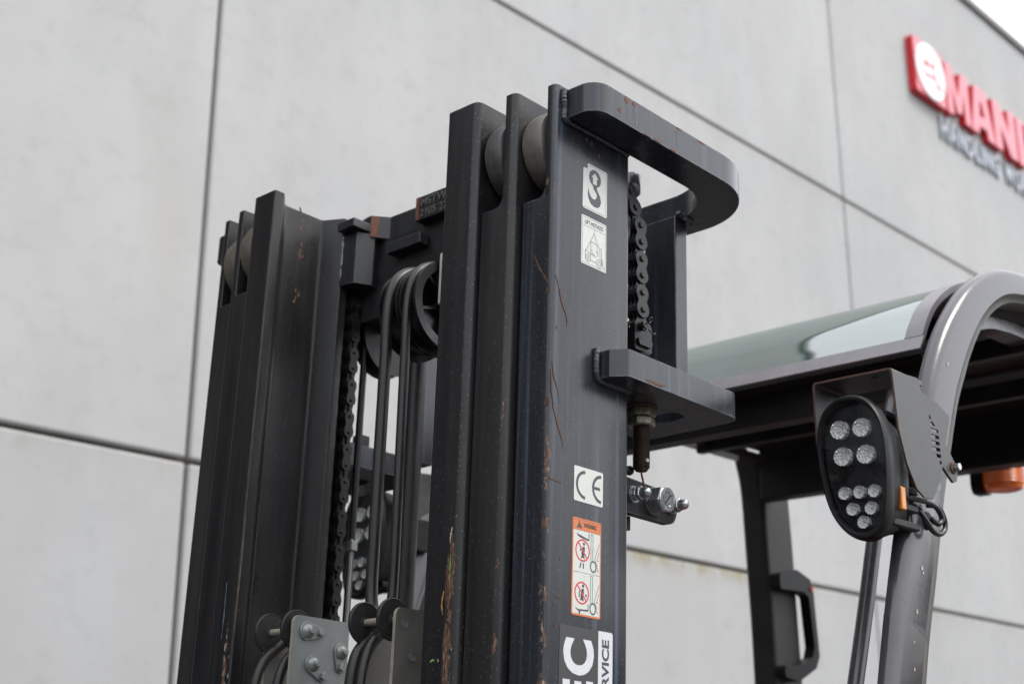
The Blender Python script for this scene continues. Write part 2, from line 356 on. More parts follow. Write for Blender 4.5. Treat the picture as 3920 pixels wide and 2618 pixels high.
def lathe(bm, ctr, axis, prof, seg=32, mi=0, a0=0.0, a1=2 * pi, mis=None):
    """prof: [(radius, height along axis)]"""
    ctr = Vector(ctr); R3 = AX[axis]; rings = []
    full = abs(a1 - a0 - 2 * pi) < 1e-6; n = seg if full else seg + 1
    for (r, h) in prof:
        if r < 1e-7: rings.append([bm.verts.new(ctr + R3 @ Vector((0, 0, h)))]); continue
        rings.append([bm.verts.new(ctr + R3 @ Vector((r * cos(a0 + (a1 - a0) * k / seg), r * sin(a0 + (a1 - a0) * k / seg), h))) for k in range(n)])
    for q in range(len(rings) - 1):
        A, B = rings[q], rings[q + 1]
        m_ = mis[q] if mis else mi
        for k in range(seg):
            k2 = (k + 1) % n if full else k + 1
            if len(A) == 1 and len(B) == 1: continue
            if len(A) == 1: fc = bm.faces.new((A[0], B[k], B[k2]))
            elif len(B) == 1: fc = bm.faces.new((A[k], B[0], A[k2]))
            else: fc = bm.faces.new((A[k], A[k2], B[k2], B[k]))
            fc.material_index = m_
    return bm
def cyl(bm, ctr, axis, r, h0, h1, seg=24, mi=0, ch=0.0):
    if ch: return lathe(bm, ctr, axis, [(0, h0), (r - ch, h0), (r, h0 + ch), (r, h1 - ch), (r - ch, h1), (0, h1)], seg, mi)
    return lathe(bm, ctr, axis, [(0, h0), (r, h0), (r, h1), (0, h1)], seg, mi)
def catmull(pts, n=8):
    P = [Vector(p) for p in pts]; P = [P[0] * 2 - P[1]] + P + [P[-1] * 2 - P[-2]]; out = []
    for i in range(1, len(P) - 2):
        for k in range(n):
            t = k / n
            out.append(0.5 * ((2 * P[i]) + (-P[i - 1] + P[i + 1]) * t + (2 * P[i - 1] - 5 * P[i] + 4 * P[i + 1] - P[i + 2]) * t * t + (-P[i - 1] + 3 * P[i] - 3 * P[i + 1] + P[i + 2]) * t ** 3))
    out.append(P[-2]); return out
def tube(bm, pts, r, seg=14, mi=0, smoothn=8, jitter=0.0):
    path = catmull(pts, smoothn) if smoothn else [Vector(p) for p in pts]
    up = Vector((0.31, 0.77, 0.55)).normalized(); rings = []
    t0 = (path[1] - path[0]).normalized(); x = (up - t0 * up.dot(t0)).normalized()
    for i, p in enumerate(path):
        t = (path[min(i + 1, len(path) - 1)] - path[max(i - 1, 0)]).normalized()
        x = (x - t * x.dot(t)).normalized(); y = t.cross(x)
        rr = r * (1 + random.uniform(-jitter, jitter))
        rings.append([bm.verts.new(p + (x * cos(2 * pi * k / seg) + y * sin(2 * pi * k / seg)) * rr) for k in range(seg)])
    for q in range(len(rings) - 1):
        for k in range(seg):
            bm.faces.new((rings[q][k], rings[q][(k + 1) % seg], rings[q + 1][(k + 1) % seg], rings[q + 1][k])).material_index = mi
    bm.faces.new(rings[0]).material_index = mi; bm.faces.new(rings[-1]).material_index = mi
    return bm
MIR = 2.81
def mir(pts): return [(p[0], MIR - p[1]) + tuple(p[2:]) for p in pts]
def text_bm(body, x0, x1, y0, y1, extr, bold=0.0, fn=None, fit=True):
    """font outline fitted into a rectangle; fn maps (u, v, w) to a point, w = 0 .. extr away from the surface"""
    cu = bpy.data.curves.new('lettering', 'FONT'); cu.body = body; cu.size = 1; cu.offset = bold; cu.extrude = 0.5; cu.resolution_u = 4
    ob = bpy.data.objects.new('lettering', cu); COL.objects.link(ob)
    dg = bpy.context.evaluated_depsgraph_get(); me = bpy.data.meshes.new_from_object(ob.evaluated_get(dg))
    bpy.data.objects.remove(ob); bpy.data.curves.remove(cu)
    xs = [v.co.x for v in me.vertices]; ys = [v.co.y for v in me.vertices]
    ax, bx, ay, by = min(xs), max(xs), min(ys), max(ys)
    for v in me.vertices:
        u = x0 + (v.co.x - ax) / (bx - ax) * (x1 - x0); w = y0 + (v.co.y - ay) / (by - ay) * (y1 - y0)
        v.co = fn(u, w, (v.co.z + 0.5) * extr)
    bm = bmesh.new(); bm.from_mesh(me); bpy.data.meshes.remove(me)
    return bm

# ------------------------------------------------------------------ ground
bm = nb(); bmesh.ops.create_grid(bm, x_segments=8, y_segments=8, size=300)
o = build('ground', bm, 'asphalt'); o['kind'] = 'structure'

# ------------------------------------------------------------------ warehouse wall
WY = 4.168
XJ = [-11.833, -6.967, -2.101, 2.765, 7.631, 12.497, 17.363, 22.229]
ZJ = [0.0, 2.595, 5.180, 7.690]
G = 0.009
building = bpy.data.objects.new('warehouse', None); COL.objects.link(building); building.location = (5.2, WY, 0)
building['label'] = 'pale grey warehouse wall of precast concrete panels with dark joints, rising behind the forklift'
building['category'] = 'building'
def wb(name, bm, mats, **k):
    o = build(name, bm, mats, **k); c = o.location.copy(); o.parent = building; o.location = c - building.location; return o
rowmesh = {}
for i in range(len(XJ) - 1):
    for j in range(3):
        x0, x1, z0, z1 = XJ[i] + G, XJ[i + 1] - G, ZJ[j] + (G if j else 0), ZJ[j + 1] - G
        if j == 2: z1 = ZJ[3]
        c = Vector(((x0 + x1) / 2, WY + 0.08, (z0 + z1) / 2)) - building.location
        if j in rowmesh:
            p = rowmesh[j].copy(); COL.objects.link(p)
        else:
            bm = nb(); box(bm, x0, x1, WY, WY + 0.16, z0, z1); p = wb('concrete_panel', bm, 'concrete', bevel=0.011, bseg=3); rowmesh[j] = p
        p.parent = building; p.location = c
bm = nb(); box(bm, XJ[0] + 0.01, XJ[-1] - 0.01, WY - 0.012, WY - 0.002, 0.0, 1.45); wb('added_plinth', bm, 'neg_fill')  # unseen dark band, added so undersides mirror less bright wall
bm = nb(); box(bm, XJ[0] + 0.02, XJ[-1] - 0.02, WY + 0.035, WY + 14, 0.0, 7.60); wb('joint_sealant', bm, 'sealant')
bm = nb()
plate(bm, [(WY - 0.028, 7.665), (WY - 0.028, 7.725), (WY + 0.32, 7.745), (WY + 0.32, 7.70), (WY - 0.023, 7.694), (WY - 0.023, 7.665)], XJ[0] - 0.03, XJ[-1] + 0.03, 'a')
wb('parapet_cap', bm, 'cap')

# unseen dark door, added so the mast's front faces reflect something dark
for k in range(9):
    bm = nb(); box(bm, -3.30, 1.25, WY - 0.055, WY - 0.015, 0.02 + k * 0.52, 0.02 + k * 0.52 + 0.505); wb('added_door_section', bm, 'neg_fill', bevel=0.006)
for x0, x1 in ((-3.42, -3.31), (1.26, 1.37)):
    bm = nb(); box(bm, x0, x1, WY - 0.08, WY - 0.002, 0.0, 4.72); wb('added_door_rail', bm, 'neg_fill')
bm = nb(); box(bm, -3.42, 1.37, WY - 0.20, WY - 0.002, 4.73, 5.06); wb('added_door_hood', bm, 'neg_fill')

# unseen dark shed, added to hold sky light off the left-facing steel
shed = bpy.data.objects.new('added_shed', None); COL.objects.link(shed); shed.location = (-9, -6, 0)
shed['label'] = 'added dark shed, unseen, shading the yard left of the forklift'; shed['category'] = 'shed'
def shb(name, bm, mats, **k):
    o = build(name, bm, mats, **k); c = o.location.copy(); o.parent = shed; o.location = c - shed.location; return o
bm = nb(); plate(bm, [(-17, 0), (-7.0, 0), (-7.0, 3.9), (-12, 5.0), (-17, 3.9)], -17, 2.6, 'b'); shb('wall', bm, 'neg_fill')
bm = nb(); plate(bm, [(-6.6, 3.83), (-6.6, 3.95), (-12, 5.20), (-17.4, 3.95), (-17.4, 3.83), (-12, 5.05)], -17.3, 2.9, 'b'); shb('roof', bm, 'cap')
for y in range(-16, 3, 2):
    bm = nb(); box(bm, -6.995, -6.96, y - 0.03, y + 0.03, 0.05, 3.8); shb('cladding_seam', bm, 'neg_fill')

# unseen tree belt, added to darken low reflections in the mast side
bm = nb(); rt = random.Random(3)
for k in range(110):
    t = radians(-150 + 150 * k / 110 + rt.uniform(-1, 1)); d_ = 62 + rt.uniform(-6, 6); r_ = rt.uniform(3.0, 5.5)
    m4 = Matrix.Translation((d_ * cos(t), d_ * sin(t), rt.uniform(2.0, 4.2))) @ Matrix.Diagonal((r_, r_, r_ * rt.uniform(.8, 1.2), 1))
    q = bmesh.ops.create_icosphere(bm, subdivisions=2, radius=1, matrix=m4)
    for v in q['verts']: v.co += Vector((rt.uniform(-.5, .5), rt.uniform(-.5, .5), rt.uniform(-.5, .5)))
o = build('added_tree_belt', bm, plain('dark foliage', (0.020, 0.030, 0.014), 0.9, 0, 0.5, 1.5)); o['kind'] = 'stuff'
o['label'] = 'added belt of dark trees, unseen, behind the viewer'; o['category'] = 'trees'

# ------------------------------------------------------------------ company sign
sign = bpy.data.objects.new('wall_sign', None); COL.objects.link(sign); sign.location = (10.0, WY, 6.5)
sign['label'] = 'red raised lettering with a white round emblem, high on the pale concrete wall'
sign['category'] = 'sign'
def sb(name, bm, mats, parent=None, **k):
    o = build(name, bm, mats, **k); c = o.location.copy(); o.parent = parent or sign
    o.location = c - (CEN[parent.name] if parent else sign.location); CEN[o.name] = c; return o
def front(b0): return lambda u, v, w: Vector((u, b0 - w, v))
bm = nb(); plate(bm, rounded([(8.735, 6.40), (9.205, 6.40), (9.205, 6.86), (8.735, 6.86)], 0.02), WY - 0.062, WY - 0.003, 'b')
lb = sb('logo_box', bm, 'sign_side')
bm = nb(); plate(bm, rounded([(8.742, 6.407), (9.198, 6.407), (9.198, 6.853), (8.742, 6.853)], 0.02), WY - 0.0635, WY - 0.0615, 'b'); sb('logo_face', bm, 'sign_red', lb)
bm = nb(); cyl(bm, (8.972, WY - 0.064, 6.632), 'b', 0.228, -0.010, 0.0, 56)
ld = sb('logo_disc', bm, 'sign_white', lb)
def ribbon(bm, pts, w, fn, h0, h1, closed=False, mi=0):
    """flat ribbon with mitred corners, thickness h0..h1 above the surface fn(u,v,h)"""
    P = [Vector(p) for p in pts]; n = len(P); L, Rr = [], []
    for i in range(n):
        a = P[i - 1] if (i or closed) else None; b_ = P[(i + 1) % n] if (i < n - 1 or closed) else None
        d1 = (P[i] - a).normalized() if a is not None else (b_ - P[i]).normalized()
        d2 = (b_ - P[i]).normalized() if b_ is not None else d1
        n1 = Vector((-d1.y, d1.x)); n2 = Vector((-d2.y, d2.x)); mtr = n1 + n2
        if mtr.length < 0.2: mtr = n1
        mtr.normalize(); k = w / 2 / max(0.35, mtr.dot(n1))
        L.append(P[i] + mtr * k); Rr.append(P[i] - mtr * k)
    for i in range(n if closed else n - 1):
        j = (i + 1) % n
        q = [L[i], L[j], Rr[j], Rr[i]]
        t_ = [bm.verts.new(fn(p.x, p.y, h1)) for p in q]; bm.faces.new(t_).material_index = mi
        if h1 - h0 > 0.002:
            bb = [bm.verts.new(fn(p.x, p.y, h0)) for p in q]
            for k in range(4): bm.faces.new((t_[k], t_[(k + 1) % 4], bb[(k + 1) % 4], bb[k])).material_index = mi
def poly(bm, pts, fn, h, mi=0, holes=()):
    loops = [[Vector((p[0], p[1], 0)) for p in pts]] + [[Vector((p[0], p[1], 0)) for p in hh] for hh in holes]
    flatv = [p for l in loops for p in l]; vs = [bm.verts.new(fn(p.x, p.y, h)) for p in flatv]
    for t in tessellate_polygon(loops):
        try: bm.faces.new([vs[i] for i in t]).material_index = mi
        except ValueError: pass
bm = nb(); cx, cz = 8.972, 6.632; fn = front(WY - 0.0745)
ribbon(bm, [(cx - .13, cz + .03), (cx - .06, cz + .03), (cx - .06, cz + .075), (cx + .0, cz + .035), (cx + .055, cz + .085), (cx + .055, cz + .03), (cx + .055, cz - .03), (cx + .02, cz - .055), (cx - .03, cz - .035), (cx - .06, cz - .065), (cx - .105, cz - .05), (cx - .105, cz - .01)], 0.014, fn, 0, 0.004)
ribbon(bm, [(cx + .06, cz - .035), (cx + .11, cz - .075), (cx + .075, cz - .105), (cx + .17, cz - .10)], 0.014, fn, 0, 0.004)
sb('emblem', bm, 'red_ink', lb)
GLY = {'M': [(0, 0), (.24, 0), (.24, .58), (.40, .12), (.60, .12), (.76, .58), (.76, 0), (1, 0), (1, 1), (.70, 1), (.50, .44), (.30, 1), (0, 1)],
       'N': [(0, 0), (.30, 0), (.30, .52), (.68, 0), (1, 0), (1, 1), (.70, 1), (.70, .50), (.32, 1), (0, 1)],
       'I': [(0, 0), (1, 0), (1, 1), (0, 1)], 'T': [(.34, 0), (.66, 0), (.66, .76), (1, .76), (1, 1), (0, 1), (0, .76), (.34, .76)],
       'A': [(0, 0), (.29, 0), (.34, .18), (.66, .18), (.71, 0), (1, 0), (.74, 1), (.26, 1)]}
def block_letters(defs, z0, z1, b0, ext, mats):
    for ch, x0, x1 in defs:
        if ch not in GLY: letters([(ch, x0, x1)], z0, z1, b0, ext, 0.06, mats); continue
        hole = [[(x0 + u * (x1 - x0), z0 + v * (z1 - z0)) for u, v in ((.385, .40), (.615, .40), (.535, .74), (.465, .74))]] if ch == 'A' else ()
        bm = nb(); plate(bm, [(x0 + u * (x1 - x0), z0 + v * (z1 - z0)) for u, v in GLY[ch]], b0 - ext, b0, 'b', holes=hole, mi=0, me_=1)
        sb('letter', bm, mats)
def letters(defs, z0, z1, b0, ext, bold, mats, name='letter'):
    for ch, x0, x1 in defs:
        bm = text_bm(ch, x0, x1, z0, z1, ext, bold, front(b0))
        for f in bm.faces:
            if abs(f.normal.y) < 0.5: f.material_index = 1
        sb(name, bm, mats)
block_letters([('M', 9.24, 9.620), ('A', 9.635, 10.045), ('N', 10.06, 10.465), ('I', 10.505, 10.630), ('T', 10.69, 11.01), ('O', 11.03, 11.41), ('U', 11.44, 11.78)],
        6.41, 6.835, WY - 0.004, 0.058, ['sign_red', 'sign_side'])
x = 9.165; defs = []
for ch in 'HANDLING WORLD':
    if ch == ' ': x += 0.075; continue
    w = {'I': 0.035, 'W': 0.15, 'L': 0.09}.get(ch, 0.115); defs.append((ch, x, x + w)); x += w + 0.027
letters(defs, 6.178, 6.362, WY - 0.002, 0.022, 0.03, ['sign_grey', 'sign_grey'])

# ================================================================== FORKLIFT MAST
C0, C1 = 0.30, 2.357
def channel(name, pts_low, pts_high, cn, mat, c1=C1, label=None):
    bm = nb()
    if pts_high:
        plate(bm, pts_low, C0, cn, 'c', cap1=False); plate(bm, pts_high, cn, c1, 'c', cap0=False)
        ma = (min(p[0] for p in pts_low) + max(p[0] for p in pts_low)) / 2; bs = [p[1] for p in pts_high]; far_ = bs[0] > 1.405
        bw = min(bs) if far_ else max(bs); inside = lambda p: (p[1] <= bw + 1e-5) if far_ else (p[1] >= bw - 1e-5)
        for side in (0, 1):                                  # caps of the cut flanges only, the web runs on
            g = [p for p in pts_low if inside(p) and (p[0] > ma) == bool(side)]; e = max(p[0] for p in pts_low) if side else min(p[0] for p in pts_low)
            g = [(e, bw)] + g if side else g + [(e, bw)]
            poly(bm, g, lambda u, v, w: Vector((u, v, cn)), 0)
    else: plate(bm, pts_low, C0, cn, 'c')
    return build(name, bm, mat, forklift, center=False, smooth=True, auto=32, bevel=0.0012, bseg=2, label=label)
def csec(a0, a1, b0, bw, bf, tf, r, seg=5):     # web outer face at b0, web to bw, flange to bf, flange thickness tf
    low = rounded([(a0, b0, r), (a1, b0, r), (a1, bf, 0.004), (a1 - tf * 0.85, bf, 0.003), (a1 - tf * 1.25, bw, 0.008), (a0 + tf * 1.25, bw, 0.008), (a0 + tf * 0.85, bf, 0.003), (a0, bf, 0.004)], r, seg)
    high = rounded([(a0, b0, r), (a1, b0, r), (a1, bw, 0.002), (a0, bw, 0.002)], r, seg)
    return low, high
def notch_fillet(bm, a0, a1, bw, bf, cn, r, mirror):
    pass
lo, hi = csec(1.119, 1.270, 1.050, 1.065, 1.103, 0.016, 0.0065)
near_outer = channel('outer_channel', lo, hi, 2.203, 'outer', label='outer mast channel with stickers and rusty front edge')
channel('outer_channel', mir(lo), mir(hi), 2.2146, 'far', 2.363)
lo, hi = csec(1.104, 1.2575, 1.1055, 1.124, 1.1615, 0.016, 0.0095, 7)
channel('middle_channel', lo, hi, 2.201, 'mid', 2.3575); channel('middle_channel', mir(lo), mir(hi), 2.215, 'far', 2.358)
lo = rounded([(1.092, 1.162, .0100), (1.2455, 1.162, .006), (1.2455, 1.218, .003), (1.229, 1.218, .003), (1.211, 1.184, .007), (1.137, 1.184, .012), (1.109, 1.218, .003), (1.092, 1.218, .003)], .003, 7)
channel('inner_channel', lo, None, 2.3595, 'inner', label='inner mast channel with rust and peeling paint on its front edge')
lo2 = [(a, b) for a, b in mir(lo)]
bm_in = nb(); plate(bm_in, lo2, C0, 2.3605, 'c'); build('inner_channel', bm_in, 'far', forklift, center=False, smooth=True, auto=32, bevel=0.0012)
# fillets in the corner of the roller notches
for (a0, bw, bf, cn) in ((1.1192, 1.065, 1.103, 2.203), (1.1042, 1.124, 1.1615, 2.201)):
    r = 0.013; pts = [(bw - 0.002, cn - 0.002), (bw - 0.002, cn + r)] + [(bw + r - r * cos(t), cn + r - r * sin(t)) for t in [k * pi / 16 for k in range(1, 9)]] + [(bw + r, cn - 0.002)]
    bm = nb(); plate(bm, pts, a0, a0 + 0.014, 'a'); build('notch_fillet', bm, 'steel_front', forklift)

# guide rollers in the notches
def roller(a, b0, b1, c, r, mat, sgn=1):
    bm = nb(); w = b1 - b0
    lathe(bm, (a, b0, c), 'b', [(0, 0.004), (r * 0.62, 0.004), (r * 0.66, 0), (r - 0.005, 0), (r - 0.001, 0.002), (r, 0.006), (r, w - 0.006), (r - 0.001, w - 0.002), (r - 0.005, w), (0, w)], 56)
    ro = build('guide_roller', bm, mat, forklift, smooth=True, auto=40)
    bm = nb(); cyl(bm, (a, b0, c), 'b', r * 0.55, 0.001 if sgn > 0 else w - 0.004, 0.006 if sgn > 0 else w - 0.001, 32)
    build('bearing_seal', bm, 'rubber', ro, smooth=True, auto=40)
    bm = nb(); cyl(bm, (a, b0, c), 'b', r * 0.28, -0.006, w + 0.006, 20); build('axle_pin', bm, 'chain', ro, smooth=True, auto=40)
roller(1.171, 1.071, 1.105, 2.287, 0.0565, 'roller'); roller(1.157, 1.128, 1.158, 2.284, 0.0565, 'roller_grey')
roller(1.166, MIR - 1.105, MIR - 1.071, 2.285, 0.0565, 'roller', -1); roller(1.155, MIR - 1.158, MIR - 1.128, 2.289, 0.0565, 'roller', -1)

# upper tie beam, one bent U round the back of the mast
U = [(1.136, 1.0495, 0.001), (1.136, 0.998, 0.030), (1.530, 0.998, 0.118), (1.530, 1.812, 0.118), (1.136, 1.812, 0.03), (1.136, 1.7605, 0.001), (1.478, 1.7605, 0.088), (1.478, 1.0495, 0.088)]
bm = nb(); plate(bm, rounded(U, 0.02, 14), 2.312, 2.352, 'c')
build('upper_tie_beam', bm, 'tie', forklift, center=False, smooth=True, auto=35, bevel=0.0016)
bm = nb(); tube(bm, [(1.133, 1.048, 2.352), (1.1315, 1.0475, 2.34), (1.134, 1.048, 2.325), (1.133, 1.0475, 2.312), (1.142, 1.049, 2.3105)], 0.0046, 10, smoothn=12, jitter=0.16)
build('weld_bead', bm, 'weld', forklift, smooth=True)
bm = nb(); tube(bm, [(1.14, 1.048, 2.309), (1.17, 1.0475, 2.309), (1.21, 1.0475, 2.3095), (1.262, 1.048, 2.309)], 0.0028, 8, jitter=0.35)
build('weld_bead', bm, 'weld', forklift, smooth=True)
# chips on the upper tie beam: primer showing
def chip(pts, fn, h, mat, parent=None, name='paint_chip', jag=0.25, n=3):
    out = []
    if jag > 0.2:
        ce = sum((Vector(p) for p in pts), Vector((0, 0))) / len(pts); hx = max(abs(p[0] - ce.x) for p in pts); hy = max(abs(p[1] - ce.y) for p in pts)
        pts = [(ce.x + hx * cos(t) * f, ce.y + hy * sin(t) * f) for t, f in [(2 * pi * k / 11 + random.uniform(-.15, .15), random.uniform(.45, 1.05)) for k in range(11)]]; n = 1
    for i in range(len(pts)):
        p = Vector(pts[i]); q = Vector(pts[(i + 1) % len(pts)])
        for k in range(n):
            t = k / n; s = p.lerp(q, t); d = (q - p); nn = Vector((-d.y, d.x)); out.append(s + nn * random.uniform(-jag, jag) * (0.4 if k else 0.15))
    bm = nb(); poly(bm, [(p.x, p.y) for p in out], fn, h)
    return build(name, bm, mat, parent or forklift)
tfn = lambda u, v, w: Vector((u, 0.998 - w, v))
for (a, c, w, h) in ((1.197, 2.347, 0.012, 0.010), (1.213, 2.346, 0.010, 0.009), (1.183, 2.327, 0.009, 0.010), (1.262, 2.314, 0.016, 0.005), (1.295, 2.3135, 0.014, 0.004), (1.240, 2.313, 0.02, 0.003), (1.36, 2.350, 0.02, 0.003), (1.31, 2.3505, 0.02, 0.003)):
    chip([(a - w / 2, c - h / 2), (a + w / 2, c - h * 0.3), (a + w * 0.4, c + h / 2), (a - w * 0.45, c + h * 0.4)], tfn, 0.0004, 'rust_red')

# lower tie brackets + posts (one each side)
for s in (0, 1):
    q = (lambda p: mir(p)) if s else (lambda p: p)
    out = [(1.206, 1.0495, 0.001), (1.206, 1.030, 0.002), (1.219, 1.010, 0.004), (1.462, 1.012, 0.022), (1.466, 1.182, 0.02), (1.2745, 1.182, 0.002), (1.2745, 1.0495, 0.001)]
    hole = rounded([(1.374, 1.055, 0.01), (1.404, 1.062, 0.01), (1.412, 1.092, 0.016), (1.402, 1.118, 0.015), (1.376, 1.122, 0.01)], 0.01, 5)
    bm = nb(); plate(bm, q(rounded(out, 0.01, 6)), 1.983, 2.018, 'c', holes=[q(hole)])
    build('lower_tie_bracket', bm, 'tie', forklift, center=False, smooth=True, auto=35, bevel=0.0016)
    b0, b1 = (1.117, 1.174) if not s else (1.636, 1.693)
    bm = nb(); box(bm, 1.459, 1.487, b0, b1, 2.0185, 2.3115); build('tie_post', bm, 'tie', forklift, bevel=0.002)
bm = nb(); tube(bm, [(1.2035, 1.048, 2.021), (1.2015, 1.0475, 2.005), (1.2035, 1.048, 1.987), (1.212, 1.0485, 1.982), (1.24, 1.0492, 1.982), (1.268, 1.0492, 1.983)], 0.0044, 10, smoothn=12, jitter=0.12)
build('weld_bead', bm, 'weld', forklift, smooth=True)
bm = nb(); tube(bm, [(1.457, 1.112, 2.312), (1.47, 1.111, 2.3105), (1.492, 1.113, 2.311)], 0.005, 8, jitter=0.2); build('weld_bead', bm, 'weld', forklift, smooth=True)
bfn = lambda u, v, w: Vector((u, 1.0105 - w, v)); GP = []
chip([(1.246, 1.985), (1.285, 1.984), (1.288, 1.990), (1.262, 1.988)], bfn, 0.0006, 'rust')
for a, w, z0 in ((1.2000, 0.0013, 2.317), (1.2165, 0.0016, 2.313), (1.2120, 0.0008, 2.325), (1.3050, 0.0010, 2.320)):
    GP.append(([(a, 2.349), (a - .0012, 2.338), (a + .0006, 2.328), (a - .0004, z0)], w))
chip([(1.222, 2.012), (1.226, 2.012), (1.226, 2.017), (1.222, 2.017)], bfn, 0.0006, 'rust_red')

# ------------------------------------------------------------------ anchor chain, near side
def fig8(p, q, r, waist=0.72, seg=9):
    """outline of a leaf-chain plate round two pins, in the (a,c) plane"""
    p, q = Vector(p), Vector(q); d = (q - p); L = d.length; d.normalize(); n = Vector((-d.y, d.x)); out = []
    for k in range(seg + 1):
        t = radians(215) * k / seg - radians(107.5); out.append(q + d * r * 0.93 * cos(t) + n * r * 1.08 * sin(t))
    out.append(p + d * (L / 2) + n * r * waist)
    for k in range(seg + 1):
        t = radians(215) * k / seg + radians(72.5); out.append(p + d * r * 0.93 * cos(t) + n * r * 1.08 * sin(t))
    out.append(p + d * (L / 2) - n * r * waist)
    return [(v.x, v.y) for v in out]
def leaf_chain(pins, b0, b1, layers, parent_name='lift_chain', pinr=0.0044, r=0.0124, merged=False):
    t = (b1 - b0) / layers
    bm = nb()
    if merged: box(bm, pins[0][0] - 0.0015, pins[0][0] + 0.0015, b0 + 0.001, b1 - 0.001, pins[-1][1], pins[0][1])
    for (a, c) in pins: cyl(bm, (a, b0, c), 'b', pinr, -0.0025, b1 - b0 + 0.0025, 12, ch=0.0008)
    ch = build(parent_name, bm, 'pin', forklift, smooth=True, auto=35)
    for i in range(len(pins) - 1):
        bm = nb()
        for l in range(layers):
            if (l + i) % 2 == 0:
                plate(bm, fig8(pins[i], pins[i + 1], r, seg=7 if not merged else 4), b0 + l * t + 0.0001, b0 + (l + 1) * t - 0.0001, 'b')
        build('link_plate', bm, 'chain', ch, bevel=0.0004 if not merged else 0, bseg=1)
    return ch
near_pins = [(1.276, 2.292), (1.297, 2.278), (1.3085, 2.2575), (1.3195, 2.2350), (1.3210, 2.2112), (1.3220, 2.1868), (1.3230, 2.1632), (1.3235, 2.1390), (1.3250, 2.1150), (1.3260, 2.0915)][1:]
near_pins = [(a + 0.001, c) for a, c in near_pins]
leaf_chain(near_pins, 1.0715, 1.0925, 7)
AR, BR = 1.3295, 1.0815
# clevis, threaded rod, nuts and split pins
bm = nb(); plate(bm, rounded([(AR - 0.0175, 2.058), (AR + 0.0185, 2.058), (AR + 0.0185, 2.094), (AR + 0.014, 2.100), (AR - 0.014, 2.100), (AR - 0.0175, 2.094)], 0.003, 3), 1.0745, 1.0950, 'b')
clv = build('chain_clevis', bm, 'chain', forklift, bevel=0.0012)
bm = nb(); plate(bm, rounded([(AR - 0.0125, 2.064), (AR + 0.0125, 2.064), (AR + 0.0155, 2.0735), (AR - 0.0155, 2.0735)], 0.002, 2), 1.0700, 1.0750, 'b'); build('clevis_lug', bm, 'chain', clv)
bm = nb(); lathe(bm, (1.325, 1.0690, 2.0915), 'b', [(0, -0.0035), (0.005, -0.0035), (0.0062, -0.0025), (0.0062, 0.004), (0, 0.0)], 16); build('clevis_pin', bm, 'pin', clv, smooth=True, auto=35)
bm = nb(); tube(bm, [(1.3275, 1.064, 2.098), (1.331, 1.062, 2.103), (1.3335, 1.063, 2.100), (1.330, 1.064, 2.096), (1.325, 1.062, 2.094)], 0.0011, 6)
tube(bm, [(1.325, 1.064, 2.086), (1.318, 1.061, 2.080), (1.312, 1.062, 2.082)], 0.0011, 6); tube(bm, [(1.326, 1.064, 2.086), (1.334, 1.061, 2.080), (1.339, 1.062, 2.083)], 0.0011, 6); build('split_pin', bm, 'chain', clv, smooth=True)
def threaded(name, c0, c1, r, mat, tip=0.0):
    r = r * 0.74
    prof = [(0, c0)]; 
    if tip: prof += [(r - tip, c0), (r - 0.001, c0 + tip)]
    else: prof += [(r - 0.001, c0)]
    c = c0 + tip; 
    while c < c1 - 0.002: prof += [(r - 0.0012, c + 0.0003), (r, c + 0.001), (r - 0.0012, c + 0.0019)]; c += 0.0021
    prof += [(r - 0.001, c1), (0, c1)]
    bm = nb(); lathe(bm, (AR + 0.005, BR, 0), 'c', prof, 28); return build(name, bm, mat, forklift, smooth=True, auto=50)
threaded('anchor_rod', 2.0185, 2.056, 0.0155, 'thread_black')
rod = threaded('anchor_rod', 1.898, 1.983, 0.0152, 'thread', 0.004)
bm = nb(); cyl(bm, (AR + 0.003, BR - 0.0108, 1.9105), 'b', 0.0026, -0.0015, 0.002, 10); build('locking_pin', bm, 'bare', rod)
bm = nb(); tube(bm, [(AR + 0.004, BR, 1.899), (AR + 0.008, BR, 1.888), (AR + 0.013, BR, 1.874)], 0.0014, 8); build('wire_tail', bm, 'rust_red', rod, smooth=True)
def hexnut(name, ctr, axis, r, h0, h1, mat, parent, rot=0.0, dome=0, frame='mast'):
    bm = nb(); ch = r * 0.10
    R3 = AX[axis]; c = Vector(ctr)
    prof = [(0, h0), (r * 0.88, h0)]
    rings = []
    def ring(rr, h): return [bm.verts.new(c + R3 @ Vector((rr * cos(rot + k * pi / 3), rr * sin(rot + k * pi / 3), h))) for k in range(6)]
    A = [ring(r * 0.9, h0), ring(r, h0 + ch * (1 if h1 > h0 else -1)), ring(r, h1 - ch * (1 if h1 > h0 else -1)), ring(r * 0.9, h1)]
    for q in range(3):
        for k in range(6): bm.faces.new((A[q][k], A[q][(k + 1) % 6], A[q + 1][(k + 1) % 6], A[q + 1][k]))
    bm.faces.new(A[0]); bm.faces.new(A[3])
    o = build(name, bm, mat, parent, frame, bevel=r * 0.05)
    if dome:
        bm = nb(); rr = r * 0.72; s = 1 if h1 > h0 else -1
        lathe(bm, ctr, axis, [(rr, h1)] + [(rr * cos(t), h1 + s * (dome * 0.45 + dome * 0.55 * sin(t))) for t in [k * pi / 16 for k in range(0, 9)]], 20)
        build('dome_cap', bm, mat, o, frame, smooth=True, auto=50)
    return o
hexnut('lock_nut', (AR + 0.005, BR, 0), 'c', 0.0192, 1.957, 1.9690, 'nut', forklift, 0.35)
hexnut('lock_nut', (AR + 0.005, BR, 0), 'c', 0.0192, 1.9695, 1.9815, 'nut', forklift, 0.2)
bm = nb(); cyl(bm, (AR + 0.005, BR, 0), 'c', 0.0215, 1.9812, 1.9829, 28); build('washer', bm, 'rust', forklift, smooth=True, auto=35)
